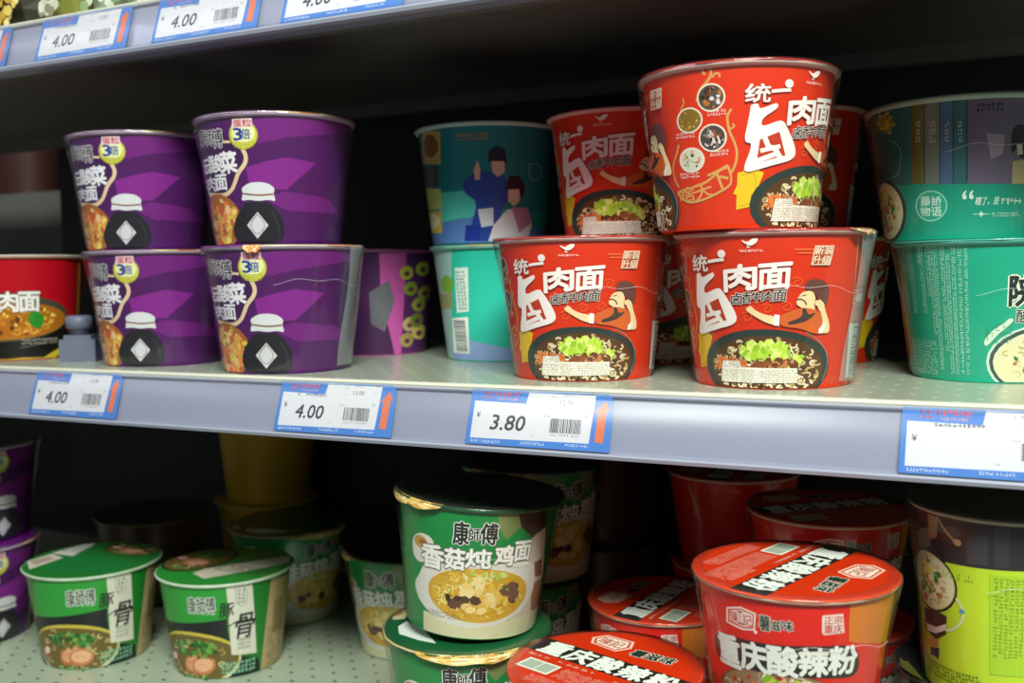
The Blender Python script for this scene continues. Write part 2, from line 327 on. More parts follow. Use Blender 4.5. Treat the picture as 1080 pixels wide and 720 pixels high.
  ["t","鸡",48.9,68.5,14.1,15.7,"f6f4ee",0.05,"6e6a5c",0.085,0,0],
  ["t","面",64.2,71.2,14.5,15.2,"f6f4ee",0.05,"6e6a5c",0.085,0,0],
  ["t","康",16.2,84.9,11.1,17.9,"1a1f1a",0.035,"f2f6f0",0.07,0,0],
  ["t","師",26.1,84.6,8.5,10.1,"1a1f1a",0.03,"f2f6f0",0.07,0,0],
  ["t","傅",36.1,85.7,12.1,16.6,"1a1f1a",0.035,"f2f6f0",0.07,0,0],
],
'green_pork': [
  ["p","2f9638",[-24.3,99.6,43.6,99.6,42.4,62.2,-43.0,52.1]],
  ["p","b59f74",[85.7,93.3,127.8,87.0,129.7,-17.7,77.5,-9.1]],
  ["p","8a7a50",[91.4,68.7,107.3,69.9,111.4,33.5,91.7,35.9]],
  ["m","6a5a34",98.5,19.2,26.7,49.4,3,"v",0.8],
  ["m","8a7a54",102.1,76.0,23.4,18.6,3,"v",0.8],
  ["p","1c2122",[-43.0,52.4,42.8,61.9,42.8,50.2,47.3,24.4,75.1,14.8,80.7,-17.8,-42.9,-18.3]],
  ["e","d6d2bc",6.4,20.4,98.7,55.5,0],
  ["e","c9b648",5.9,22.2,97.9,52.9,0],
  ["f","pork",5.1,21.0,96.2,48.6],
  ["m","8fd0aa",53.2,10.8,35.8,13.3,4.2,"h",1],
  ["p","d8d6c6",[43.1,95.0,65.8,93.4,72.3,21.1,46.0,24.4]],
  ["s","8a8f7c",0.5,[50.9,93.9,60.8,92.8,61.4,72.9,51.4,73.6,50.9,93.9]],
  ["m","8a8f7c",56.0,83.1,7.5,16.1,3.4,"h",1],
  ["m","8a8f7c",58.6,34.3,13.9,13.1,3,"h",1],
  ["t","豚",42.9,70.8,13.0,14.6,"15171a",0.02,"",0,0,0.1],
  ["t","骨",59.4,52.5,18.2,24.8,"15171a",0.02,"",0,0,0.12],
  ["s","15171a",1.2,[44.5,53.9,51.0,58.7,69.4,57.5]],
  ["t","康師傅",20.1,76.5,25.4,16.9,"15201a",0.02,"e6f0e4",0.07,0,0],
],
'pork_lid_a': [
  ["p","1f7a3a",[-37.9,-26.7,-33.8,8.4,-8.3,19.0,41.7,6.4,67.0,-24.5,1.1,-52.0]],
  ["p","d9d8cc",[-59.4,-2.2,-70.3,43.6,-46.7,45.8,-29.1,-1.0]],
  ["m","8a8a80",-49.2,19.8,31.7,23.9,3,"h",0.8],
  ["p","d8d0c0",[-63.4,-37.3,-57.5,-3.7,-33.6,-9.6,-30.1,-52.9]],
  ["p","b8a090",[-56.3,-32.2,-51.2,-12.4,-38.4,-16.0,-38.4,-39.7]],
  ["e","3a3a2c",9.3,44.5,68.8,44.3,0],
  ["f","pork",9.4,44.4,66.0,41.0],
],
'pork_lid_b': [
  ["e","22261f",-38.4,6.1,68.1,88.5,0],
  ["f","pork",-38.9,5.2,61.3,79.1],
  ["p","d6cdb6",[-10.3,-35.8,-9.3,-17.5,23.9,27.5,41.9,54.5,55.8,32.3,43.1,4.4,12.9,-45.3]],
  ["m","5a5244",26.5,-7.4,70.4,22.0,3.4,"h",0.7],
  ["p","e4ecd8",[-36.8,68.1,-38.7,79.4,-15.1,67.5,-10.6,55.4]],
],
'spicy': [
  ["p","df7a14",[29.2,89.6,32.7,89.2,76.7,80.7,76.5,47.2,37.0,56.3,30.7,58.5,29.5,69.0]],
  ["p","f6e2da",[-38.9,71.7,-28.7,74.8,-19.8,72.9,-20.9,62.0,-29.0,60.4,-40.2,61.9]],
  ["p","d2301c",[-37.6,70.9,-28.9,73.6,-21.0,72.0,-21.9,62.9,-28.5,61.7,-38.6,63.1]],
  ["p","f6e2da",[-36.7,70.4,-29.2,72.7,-21.8,71.3,-22.5,63.7,-28.1,62.6,-37.5,64.1]],
  ["t","陳",-33.7,67.1,5.5,6.9,"d2301c",0.02,"",0,0,0],
  ["t","記",-25.3,67.2,5.5,7.2,"d2301c",0.02,"",0,0,0],
  ["t","工",-29.7,67.7,3.5,8.0,"a83020",0.02,"",0,0,0],
  ["e","f6e2da",-20.7,61.2,2.2,2.1,0],
  ["t","薯",-15.4,67.8,6.0,9.2,"243a2c",0.04,"f4ece0",0.07,0,0],
  ["t","滋",-9.6,67.3,5.4,6.0,"243a2c",0.04,"f4ece0",0.07,0,0],
  ["t","味",-3.4,67.9,6.3,6.5,"243a2c",0.04,"f4ece0",0.07,0,0],
  ["p","f4e0d8",[14.8,75.3,25.5,75.7,27.2,64.1,16.1,63.3,14.7,64.5,14.3,74.1]],
  ["t","正宗",20.5,72.2,10.1,4.8,"c8422a",0.03,"",0,0,0],
  ["t","重庆",20.8,66.8,10.3,5.2,"c8422a",0.03,"",0,0,0],
  ["e","6a4a30",-9.3,16.8,88.1,44.4,0],
  ["f","glass",-8.8,17.3,85.0,42.4],
  ["p","241f1e",[-51.5,53.9,-29.5,54.9,-12.1,55.4,7.6,56.8,36.5,56.4,40.4,35.7,15.5,37.5,-2.2,37.0,-19.8,37.1,-36.1,36.9,-54.6,34.5]],
  ["t","重",-40.6,44.7,17.2,19.0,"f2f4ec",0.055,"",0,0,0],
  ["t","庆",-23.0,45.5,16.0,17.5,"f2f4ec",0.055,"",0,0,0],
  ["t","酸",-6.1,46.0,16.6,17.9,"f2f4ec",0.055,"",0,0,0],
  ["t","辣",10.9,46.7,15.9,16.8,"f2f4ec",0.055,"",0,0,0],
  ["t","粉",28.0,47.4,17.3,16.8,"f2f4ec",0.055,"",0,0,0],
],
'spicy_lid': [
  ["p","2a2420",[-68,16,68,16,68,-10,-68,-10]],
  ["t","重",-46,3,20,22,"e8efe4",0.06,"",0,0,0],
  ["t","庆",-23,3,20,22,"e8efe4",0.06,"",0,0,0],
  ["t","酸",0,3,20,22,"e8efe4",0.06,"",0,0,0],
  ["t","辣",23,3,20,22,"e8efe4",0.06,"",0,0,0],
  ["t","粉",46,3,20,22,"e8efe4",0.06,"",0,0,0],
  ["p","f2c8b4",[-40,38,-34,28,-10,26,-4,38,-10,50,-34,49]],
  ["p","d2401e",[-37.5,38,-32.5,29.5,-11.5,27.5,-6.5,38,-11.5,48.4,-32.5,47.4]],
  ["p","efe0cc",[-35.5,38,-31.5,31,-12.5,29,-8.5,38,-12.5,47,-31.5,46]],
  ["t","陳記",-22,38,20,12,"b84a30",0.02,"",0,0,0],
  ["t","薯滋味",17,35,34,12,"243a2c",0.05,"eef0e0",0.08,6,0.1],
  ["p","e6ead8",[-50,-21,-21,-21,-21,-38,-50,-38]],
  ["p","a9b7a2",[-48,-23,-35.5,-23,-35.5,-36,-48,-36]],
  ["p","a9b7a2",[-34.5,-23,-23,-23,-23,-36,-34.5,-36]],
  ["m","f0c8b4",-28,-15,60,4,2.6,"h",0.9],
  ["m","f0b8a4",18,-30,70,18,1.5,"h",0.95],
  ["m","f0b8a4",0,-48,60,12,1.5,"h",0.95],
  ["m","f0b8a4",36,-19,30,6,1.8,"h",0.9],
],
'lime': [
  ["p","262628",[-69.1,125.7,70.0,138.1,69.7,80.6,11.9,88.5,-30.5,86.9,-72.2,78.9,-69.1,84.4]],
  ["p","3a3a40",[-18.0,105.6,-6.8,109.4,-6.8,90.2,-18.2,89.3]],
  ["p","34343a",[-3.9,119.2,3.4,121.8,4.1,90.2,-3.6,90.1]],
  ["p","5a2a2c",[-58.5,118.8,-34.2,119.1,-37.0,108.8,-55.5,107.7]],
  ["s","b89a6a",1.6,[-36.6,114.6,-30.7,106.5,-24.2,100.8]],
  ["e","c8a878",-23.6,101.2,4.9,4.4,0],
  ["p","6a7a5a",[-56.9,100.4,-43.5,106.1,-43.3,93.4,-58.2,88.1]],
  ["p","a88a5a",[-44.2,114.7,-35.6,113.9,-37.5,100.9,-44.3,98.0]],
  ["e","2a2a20",-46.0,71.0,43.2,39.6,0],
  ["e","d8c88c",-46.4,71.1,41.0,37.0,0],
  ["f","soup",-46.5,71.1,39.6,35.6],
  ["p","4a2c24",[-55.1,50.1,-41.1,52.8,-32.5,51.6,-33.7,39.5,-42.8,33.4,-55.7,35.9]],
  ["p","e8d8c8",[-53.8,40.5,-42.1,41.6,-33.3,46.5,-33.5,42.5,-42.5,37.3,-53.7,35.6]],
  ["p","c8963c",[-52.2,31.1,-39.8,34.5,-41.9,26.8,-51.9,24.2]],
  ["p","2a3a4a",[-50.9,25.5,-40.3,28.3,-41.5,20.9,-45.7,21.4,-50.7,20.6]],
  ["s","e4e8c0",1.6,[-25.3,65.4,-20.7,58.9,-21.9,50.8,-29.3,43.2,-34.0,42.3]],
  ["e","5a9ad0",-21.9,57.8,3.5,3.1,0],
  ["m","7aa020",3.3,58.4,16.5,51.5,2.0,"v",0.9],
  ["m","8fb828",-24.6,79.5,19.4,4.9,1.8,"h",0.7],
  ["m","6a8a1c",-40.9,13.2,61.5,10.3,2.2,"h",0.9],
  ["p","b4dc2c",[-6.0,85.1,16.9,84.9,20.5,22.3,-5.6,21.6]],
  ["m","86ac22",4.5,58.0,17.3,50.6,2.2,"v",0.9],
],
'chicken_lid': [
  ["p","d8d0a0",[-76.8,-5.7,-77.4,8.5,-70.5,14.4,-57.9,2.4,-53.5,-9.8,-62.4,-15.2]],
  ["e","c87a3a",-67.4,-0.8,9.9,12.1,0],
  ["p","dfe6dc",[-49.1,-26.7,-49.3,-13.4,-27.6,-22.8,-2.1,-46.9,-17.6,-46.3,-39.4,-40.7]],
],
'tag_common': [
  ["p","ecedec",[3.6,4.9,4.3,31.4,44.4,30.6,46.1,39.1,95.6,38.7,93.4,5.7]],
  ["m","e0485c",14.5,36.0,7.5,6.2,3,"h",1],
  ["m","e85a6a",28.9,36.8,20.3,4.4,3.4,"h",1],
  ["m","f0b0a8",29.7,33.3,15.2,2.3,1.6,"h",1],
  ["t","¥",8.4,21.6,3.0,4.1,"2a2a30",0.02,"",0,0,0],
],
'tag_380': [
  ["t","3.80",32.2,16.7,26.1,10.6,"33333c",0.035,"",0,0,0.16],
],
'tag_400': [
  ["t","4.00",32.2,16.7,26.1,10.6,"33333c",0.035,"",0,0,0.16],
],
'tag_name': [
  ["m","6a6a72",32.3,29.8,27.5,2.6,2.6,"h",0.9],
],
'tag_rest': [
  ["t","12.00",75.1,32.8,9.9,3.2,"55555c",0.0,"",0,0,0],
  ["m","8a8a92",75.7,38.1,8.5,2.2,1.8,"h",0.9],
  ["m","a8a8b0",63.2,36.3,6.0,2.0,1.6,"h",0.8],
  ["m","a8a8b0",62.5,30.9,5.4,2.0,1.6,"h",0.8],
  ["m","70707a",91.3,38.8,5.8,2.2,2,"h",1],
  ["m","9a9aa2",61.0,22.7,4.9,2.0,1.6,"h",1],
  ["m","80808a",89.7,24.2,3.7,2.0,2,"h",1],
  ["m","9a9aa0",75.5,10.0,21.2,2.0,1.5,"h",0.9],
  ["m","a0a0a8",51.9,8.9,3.3,1.5,1.5,"h",1],
  ["m","b0b0b8",90.1,32.7,2.1,2.0,1.5,"h",1],
  ["b",75.8,16.5,23.5,9.9,"v"],
  ["p","f07a48",[97.4,6.9,98.0,26.6,95.7,27.0,102.9,35.0,106.1,28.5,104.3,28.4,103.4,6.3]],
  ["m","eaf2fb",15.6,2.9,22.8,2.6,1.7,"h",1],
  ["m","eaf2fb",52.0,3.4,18.5,2.8,1.7,"h",1],
  ["m","eaf2fb",84.7,3.7,16.7,2.3,1.7,"h",1],
],
}


# ------------------------------------------------------------------ materials
def lin(h):
    def f(c):
        c /= 255.0
        return c/12.92 if c <= 0.04045 else ((c+0.055)/1.055)**2.4
    return (f(int(h[0:2],16)), f(int(h[2:4],16)), f(int(h[4:6],16)), 1.0)
MATS = {}
def newmat(name):
    m = bpy.data.materials.new(name); m.use_nodes = True
    return m, m.node_tree, m.node_tree.nodes['Principled BSDF']
def ink(h, rough=0.36, coat=0.25, metal=0.0):
    key = ('ink', h, rough, coat, metal)
    if key not in MATS:
        m, nt, b = newmat('print_'+h)
        b.inputs['Base Color'].default_value = lin(h)
        b.inputs['Roughness'].default_value = rough
        b.inputs['Metallic'].default_value = metal
        b.inputs['Coat Weight'].default_value = coat*.4; b.inputs['Specular IOR Level'].default_value = .35
        b.inputs['Coat Roughness'].default_value = 0.12
        MATS[key] = m
    return MATS[key]
def noisy(name, h, h2, rough, scale=30, metal=0.0, coat=0.0, stretch=(1,1,1), bump=0.0):
    m, nt, b = newmat(name)
    tc = nt.nodes.new('ShaderNodeTexCoord'); mp = nt.nodes.new('ShaderNodeMapping'); mp.inputs['Scale'].default_value = stretch
    no = nt.nodes.new('ShaderNodeTexNoise'); no.inputs['Scale'].default_value = scale; no.inputs['Detail'].default_value = 4
    cr = nt.nodes.new('ShaderNodeMix'); cr.data_type = 'RGBA'
    cr.inputs[6].default_value = lin(h); cr.inputs[7].default_value = lin(h2)
    nt.links.new(tc.outputs['Object'], mp.inputs[0]); nt.links.new(mp.outputs[0], no.inputs['Vector'])
    nt.links.new(no.outputs['Fac'], cr.inputs[0]); nt.links.new(cr.outputs[2], b.inputs['Base Color'])
    b.inputs['Roughness'].default_value = rough; b.inputs['Metallic'].default_value = metal
    b.inputs['Coat Weight'].default_value = coat
    if bump:
        bp = nt.nodes.new('ShaderNodeBump'); bp.inputs['Strength'].default_value = bump; bp.inputs['Distance'].default_value = 0.002
        nt.links.new(no.outputs['Fac'], bp.inputs['Height']); nt.links.new(bp.outputs[0], b.inputs['Normal'])
    return m
def punched(name, h, hole, rough):
    # sheet steel with rows of small punched slots
    m, nt, b = newmat(name); N = nt.nodes.new; L = nt.links.new
    tc = N('ShaderNodeTexCoord'); sp = N('ShaderNodeSeparateXYZ'); L(tc.outputs['Object'], sp.inputs[0])
    def math_(op, a, bb=None):
        n = N('ShaderNodeMath'); n.operation = op
        for i, v in enumerate((a, bb)):
            if v is None: continue
            if isinstance(v, (int, float)): n.inputs[i].default_value = v
            else: L(v, n.inputs[i])
        return n.outputs[0]
    row = math_('DIVIDE', sp.outputs[1], 0.016)
    ri = math_('FLOOR', row); odd = math_('MODULO', ri, 2.0)
    cx = math_('ADD', math_('DIVIDE', sp.outputs[0], 0.026), math_('MULTIPLY', odd, 0.5))
    fx = math_('SUBTRACT', math_('FRACT', cx), 0.5); fy = math_('SUBTRACT', math_('FRACT', row), 0.5)
    fx = math_('MULTIPLY', fx, 0.026/0.0023); fy = math_('MULTIPLY', fy, 0.016/0.0016)
    d = math_('ADD', math_('POWER', math_('ABSOLUTE', fx), 2.0), math_('POWER', math_('ABSOLUTE', fy), 2.0))
    inside = math_('LESS_THAN', d, 1.0)
    mx = N('ShaderNodeMix'); mx.data_type = 'RGBA'; mx.inputs[6].default_value = lin(h); mx.inputs[7].default_value = lin(hole)
    L(inside, mx.inputs[0]); L(mx.outputs[2], b.inputs['Base Color'])
    b.inputs['Roughness'].default_value = rough; b.inputs['Metallic'].default_value = 0.0
    b.inputs['Coat Weight'].default_value = 0.35; b.inputs['Coat Roughness'].default_value = 0.18
    return m
def clear(name, tint, gloss_rough, haze, bump=0.0, scale=60.0, stretch=(1,1,1), ior=1.45):
    m = bpy.data.materials.new(name); m.use_nodes = True; nt = m.node_tree; nt.nodes.clear(); N = nt.nodes.new; L = nt.links.new
    out = N('ShaderNodeOutputMaterial'); tr = N('ShaderNodeBsdfTransparent'); tr.inputs[0].default_value = tint
    gl = N('ShaderNodeBsdfGlossy'); gl.inputs['Roughness'].default_value = gloss_rough
    fr = N('ShaderNodeFresnel'); geo = N('ShaderNodeNewGeometry'); mr = N('ShaderNodeMapRange')   # thin sheet: same reflection from both sides
    mr.inputs['To Min'].default_value = ior; mr.inputs['To Max'].default_value = 1/ior
    L(geo.outputs['Backfacing'], mr.inputs['Value']); L(mr.outputs['Result'], fr.inputs['IOR'])
    df = N('ShaderNodeBsdfDiffuse'); df.inputs[0].default_value = (0.85, 0.87, 0.86, 1)
    m1 = N('ShaderNodeMixShader'); m1.inputs[0].default_value = haze
    m2 = N('ShaderNodeMixShader')
    L(tr.outputs[0], m1.inputs[1]); L(df.outputs[0], m1.inputs[2]); L(fr.outputs[0], m2.inputs[0])
    L(m1.outputs[0], m2.inputs[1]); L(gl.outputs[0], m2.inputs[2]); L(m2.outputs[0], out.inputs[0])
    if bump:
        tc = N('ShaderNodeTexCoord'); mp = N('ShaderNodeMapping'); mp.inputs['Scale'].default_value = stretch
        no = N('ShaderNodeTexNoise'); no.inputs['Scale'].default_value = scale; no.inputs['Detail'].default_value = 2
        bp = N('ShaderNodeBump'); bp.inputs['Strength'].default_value = bump; bp.inputs['Distance'].default_value = 0.002
        L(tc.outputs['Object'], mp.inputs[0]); L(mp.outputs[0], no.inputs['Vector']); L(no.outputs['Fac'], bp.inputs['Height'])
        L(bp.outputs[0], gl.inputs['Normal']); L(bp.outputs[0], fr.inputs['Normal'])
    return m
FILM = clear('shrink_film', (0.97,0.97,0.97,1), 0.10, 0.012, 0.4, 26.0, (1,1,0.35))
SEAM = ink('dfe3e0', 0.3, 0.4)
COVER = clear('clear_strip', (0.95,0.95,0.97,1), 0.34, 0.02, 0.06, 14.0, (1,1,1))

# ------------------------------------------------------------------ mesh helpers
def build(name, V, F, mats, MI=None, normals=None, smooth=True):
    me = bpy.data.meshes.new(name); me.from_pydata(V, [], F)
    for m in mats: me.materials.append(m)
    if MI: me.polygons.foreach_set('material_index', MI)
    me.polygons.foreach_set('use_smooth', [smooth]*len(F))
    me.update()
    if normals: me.normals_split_custom_set_from_vertices(normals)
    return me
def lathe(name, prof, m, n=96, wob=None, smooth=True, mi=None):
    V, F = [], []
    for (r, z) in prof:
        for k in range(n):
            a = 2*PI*k/n; rr = r if wob is None else r+wob(a, z)
            V.append((rr*math.sin(a), -rr*math.cos(a), z))
    for i in range(len(prof)-1):
        for k in range(n):
            k2 = (k+1) % n; F.append((i*n+k, i*n+k2, (i+1)*n+k2, (i+1)*n+k))
    me = build(name, V, F, m if isinstance(m, list) else [m], None, None, smooth)
    return me
def boxes(name, bl, m):
    V, F = [], []
    for (x0,x1,y0,y1,z0,z1) in bl:
        b = len(V); V += [(x,y,z) for z in (z0,z1) for (x,y) in ((x0,y0),(x1,y0),(x1,y1),(x0,y1))]
        F += [tuple(b+i for i in f) for f in ((3,2,1,0),(4,5,6,7),(0,1,5,4),(1,2,6,5),(2,3,7,6),(3,0,4,7))]
    return build(name, V, F, [m], None, None, False)
def extrude_x(name, prof, x0, x1, m, closed=True, smooth=False):
    V = [(x0,y,z) for y,z in prof]+[(x1,y,z) for y,z in prof]; n = len(prof)
    F = [(i, (i+1)%n, n+(i+1)%n, n+i) for i in range(n if closed else n-1)]
    if closed: F += [tuple(range(n-1,-1,-1)), tuple(range(n,2*n))]
    return build(name, V, F, [m], None, None, smooth)

# lettering: outlines of the glyphs as triangles, measured on the plain glyph
fc = bpy.data.curves.new('lettering', 'FONT'); fo = bpy.data.objects.new('lettering', fc); COL.objects.link(fo)
fc.resolution_u = 2; fc.fill_mode = 'FRONT'
GL = {}
def glyph(text, bold):
    k = (text, round(bold, 4))
    if k not in GL:
        fc.body = text; fc.offset = bold
        dg = bpy.context.evaluated_depsgraph_get(); dg.update()
        ev = fo.evaluated_get(dg); me = ev.to_mesh(); me.calc_loop_triangles()
        vs = [(v.co.x, v.co.y) for v in me.vertices]
        GL[k] = [[vs[i] for i in t.vertices] for t in me.loop_triangles]
        ev.to_mesh_clear()
    return GL[k]
def bounds(text):
    t = glyph(text, 0.0); xs = [p[0] for q in t for p in q]; ys = [p[1] for q in t for p in q]
    return min(xs), max(xs), min(ys), max(ys)

FOOD = {
 'beef': ('5a3a1c', [('curl',100,['e8d4a8','c8a46c','94602f','f1e4c0'],2.2,4.2,(0,0,.92,.9)),('blob',26,['3a2414','6a4424','2c1c10'],1.5,3.2,(0,-.1,.9,.8)),('curl',50,['ecdcb4','d2b07a','f4e8c8'],1.8,3.6,(0,-.1,.9,.85)),('shred',42,['e8742a','f08a40','d8641c'],3,7,(-.6,.12,.28,.16)),('leaf',34,['b4d83a','d4ea60','9ac830','e8f28c','c2e24a'],3.5,7,(.0,.55,.42,.26)),('leaf',12,['d8ec6a','eef6a4','a8d034'],2.5,5,(.42,.28,.16,.26)),('chunk',13,['8e4c26','b06a3a','70381a','a05a30','c47e48'],5,9,(.18,.12,.32,.15)),('blob',10,['d49058','5a2c14','e0a468'],1,2.2,(.2,.12,.3,.14))]),
 'spice0': ('5a4a40', [('chunk',40,['8a4a1c','c07830','3a2a20','6a3a18','a8642a','2c221c'],2,4,(0,0,.9,.9)),('chunk',5,['d8dce4','eef0f2'],2,3.5,(.4,-.3,.4,.5))]),
 'spice1': ('8a6a20', [('blob',34,['d8a030','c06a1c','5a7a2a','e0b850','a83a18'],1,2.2,(0,0,.85,.85))]),
 'spice2': ('4a4440', [('shred',24,['d8c8c0','8a7a70','e8e0dc','a84a30','2a2420'],3,6,(0,0,.8,.8))]),
 'spice3': ('d8d8c8', [('blob',26,['6a8a3a','2a2a20','c84a2a','a8b868','3a4a2a','e8a050'],1.2,2.6,(0,0,.82,.82))]),
 'pickle': ('a8642c', [('chunk',22,['e07a3a','e8a050','d05a28','f0c080','e89060'],8,13,(0,0,.9,.9)),('leaf',9,['d8d050','c8b83a','e8e070'],4,7,(.1,-.1,.8,.8)),('chunk',12,['f0c890','e88a48','d8602c'],5,8,(0,0,.9,.9)),('blob',10,['f6d8a0','8a4a20','a8c048'],1.5,3,(0,0,.9,.9))]),
 'soup': ('e4e0b0', [('curl',34,['f0e8c0','d8cc90','c8b878'],3,5,(0,0,.85,.85)),('blob',12,['c87a4a','d89a60','b86a3a'],2.5,5,(0,-.1,.7,.7)),('leaf',10,['3f8a2f','5aa03a','2f7a28'],2.5,4.5,(0,.1,.7,.6)),('leaf',6,['e8d040','f0e060'],3,5,(-.2,.5,.4,.3))]),
 'curry': ('b06a1c', [('curl',40,['d89a30','e8b850','a8641c'],3,6,(0,0,.85,.85)),('blob',24,['8a4a1a','c87a24','e0b040','6a3414'],3,6,(0,0,.85,.85)),('blob',8,['e8d050','f0e070'],2,4,(.4,.2,.5,.5))]),
 'chicken': ('d8a832', [('curl',80,['ecc850','f4dc7a','c8962a','e0b43c'],3,6,(0,0,.92,.92)),('shred',18,['f2e08a','d8b040'],6,10,(-.5,.1,.4,.7)),('leaf',10,['e8e4a0','d8e088','b8c858'],3,6,(0,.75,.5,.2)),('chunk',14,['f0d078','e8b850','f4dc9a','ecc45c'],8,13,(.12,.02,.52,.45)),('chunk',5,['5a3a24','6a4630','4a2e1c'],7,10,(-.2,-.25,.42,.2)),('chunk',4,['6a4a3a','7a5642'],8,11,(.62,.05,.16,.3)),('slice',3,['e8b44a|f6e09a','dca040|f2d888'],9,11,(.05,-.5,.45,.12)),('blob',14,['a8c848','88b038','e8f090'],1,2.2,(-.1,.3,.7,.4))]),
 'pork': ('6a5a2c', [('curl',26,['c8b878','a8945a','d8cc94'],3,6,(0,0,.9,.9)),('slice',1,['b86a44|d89c74'],28,30,(.02,-.2,.02,.02)),('slice',1,['c07a50|e6b088'],26,28,(.22,-.3,.02,.02)),('leaf',46,['2f6a2a','4a8a3a','245422','6aa04a'],3,6,(.05,.42,.5,.36)),('slice',1,['a83a30|e8d8c8'],14,15,(-.62,-.12,.02,.02)),('leaf',10,['3f7a34','8ab868'],2,4,(.0,-.78,.4,.1))]),
 'glass': ('9a7a58', [('curl',90,['d8c8a8','b89a78','efe4cc','a87a50'],4,9,(0,.1,.95,.9)),('chunk',16,['b8d838','d0e860','8ab828'],3,6,(.1,.62,.55,.25)),('blob',24,['c83a1c','e86a30','a82814','e8b878'],2,4,(0,.5,.7,.35))]),
}

class Art:
    """Collects flat printed shapes and lays them on a cup wall ('cone') or a flat face ('flat')."""
    N = 160
    def __init__(s, mode, rb=0, rt=0, H=0, z=0, rmax=None, base=0.00012, step=1.5e-6):
        s.mode, s.rb, s.rt, s.H, s.z = mode, rb, rt, H, z
        s.Rm = (rb+rt)/2; s.V, s.F, s.MI, s.NN, s.mats = [], [], [], [], []
        s.layer = 0; s.base, s.step = base, step; s.off_u = 0.0; s.rot = 0.0; s.rmax = rmax
        s.du = 2*PI/s.N; s.off_v = 0.0; s.k = 1.0
    def mat(s, m):
        if m not in s.mats: s.mats.append(m)
        return s.mats.index(m)
    def put(s, tri, mi):
        if s.mode == 'flat':
            b = len(s.V); z = s.z+s.base+s.layer*s.step; c, sn = math.cos(s.rot), math.sin(s.rot)
            for (x, y) in tri:
                X, Y = (x*c-y*sn)/1000*s.k, (x*sn+y*c)/1000*s.k
                if s.rmax:
                    l = math.hypot(X, Y)
                    if l > s.rmax: X, Y = X*s.rmax/l, Y*s.rmax/l
                s.V.append((X, Y, z)); s.NN.append((0,0,1))
            s.F.append(tuple(range(b, b+len(tri)))); s.MI.append(mi); return
        P = [(x/1000/s.Rm+s.off_u, y/1000+s.off_v) for x, y in tri]
        def clip(P, f):
            o = []
            for i in range(len(P)):
                a, b = P[i], P[(i+1) % len(P)]; fa, fb = f(a), f(b)
                if fa >= 0: o.append(a)
                if (fa >= 0) != (fb >= 0):
                    t = fa/(fa-fb); o.append((a[0]+(b[0]-a[0])*t, a[1]+(b[1]-a[1])*t))
            return o
        top = s.H-0.0040
        if min(p[1] for p in P) < 0.0012: P = clip(P, lambda p: p[1]-0.0012)
        if P and max(p[1] for p in P) > top: P = clip(P, lambda p: top-p[1])
        if len(P) < 3: return
        k0 = math.floor(min(p[0] for p in P)/s.du); k1 = math.floor(max(p[0] for p in P)/s.du-1e-9)
        for k in range(k0, k1+1):
            Q = P
            if k0 != k1:
                lo, hi = k*s.du, (k+1)*s.du
                Q = clip(Q, lambda p: p[0]-lo)
                if len(Q) >= 3: Q = clip(Q, lambda p: hi-p[0])
            if len(Q) < 3: continue
            b = len(s.V)
            a0, a1 = k*s.du, (k+1)*s.du
            d0 = (math.sin(a0), -math.cos(a0)); d1 = (math.sin(a1), -math.cos(a1))
            for (u, v) in Q:
                t = (u-a0)/s.du; dx = d0[0]+(d1[0]-d0[0])*t; dy = d0[1]+(d1[1]-d0[1])*t
                r = s.rb+(s.rt-s.rb)*v/s.H+s.base+s.layer*s.step
                s.V.append((dx*r, dy*r, v)); l = math.hypot(dx, dy); s.NN.append((dx/l, dy/l, -0.12))
            s.F.append(tuple(range(b, len(s.V)))); s.MI.append(mi)
    def poly(s, h, P):
        s.layer += 1; mi = s.mat(ink(h))
        ar = sum(P[i][0]*P[(i+1)%len(P)][1]-P[(i+1)%len(P)][0]*P[i][1] for i in range(len(P)))
        if abs(ar) < 1e-6: return
        for t in tessellate_polygon([[Vector((x, y, 0)) for x, y in P]]):
            q = [P[i] for i in t]
            a = (q[1][0]-q[0][0])*(q[2][1]-q[0][1])-(q[2][0]-q[0][0])*(q[1][1]-q[0][1])
            if abs(a) < 1e-7: continue
            s.put(q if a > 0 else q[::-1], mi)
    def quads(s, h, QS):
        s.layer += 1; mi = s.mat(ink(h))
        for q in QS:
            a = sum(q[i][0]*q[(i+1)%4][1]-q[(i+1)%4][0]*q[i][1] for i in range(4))
            s.put(q if a > 0 else q[::-1], mi)
    def stroke(s, h, w, P, sm=True):
        if sm and len(P) > 2:     # round the corners
            for _ in range(2):
                Q = [P[0]]
                for a, b in zip(P, P[1:]):
                    Q += [(a[0]*.75+b[0]*.25, a[1]*.75+b[1]*.25), (a[0]*.25+b[0]*.75, a[1]*.25+b[1]*.75)]
                P = Q+[P[-1]]
        L = []
        for i, (x, y) in enumerate(P):
            a, b = P[max(0, i-1)], P[min(len(P)-1, i+1)]; dx, dy = b[0]-a[0], b[1]-a[1]; l = math.hypot(dx, dy) or 1
            L.append(((x-dy/l*w/2, y+dx/l*w/2), (x+dy/l*w/2, y-dx/l*w/2)))
        s.quads(h, [[L[i][0], L[i][1], L[i+1][1], L[i+1][0]] for i in range(len(L)-1)])
    def ell(s, h, cx, cy, w, hh, rot=0, n=28):
        c, sn = math.cos(rot), math.sin(rot)
        s.poly(h, [(cx+w/2*math.cos(a)*c-hh/2*math.sin(a)*sn, cy+w/2*math.cos(a)*sn+hh/2*math.sin(a)*c) for a in (2*PI*k/n for k in range(n))])
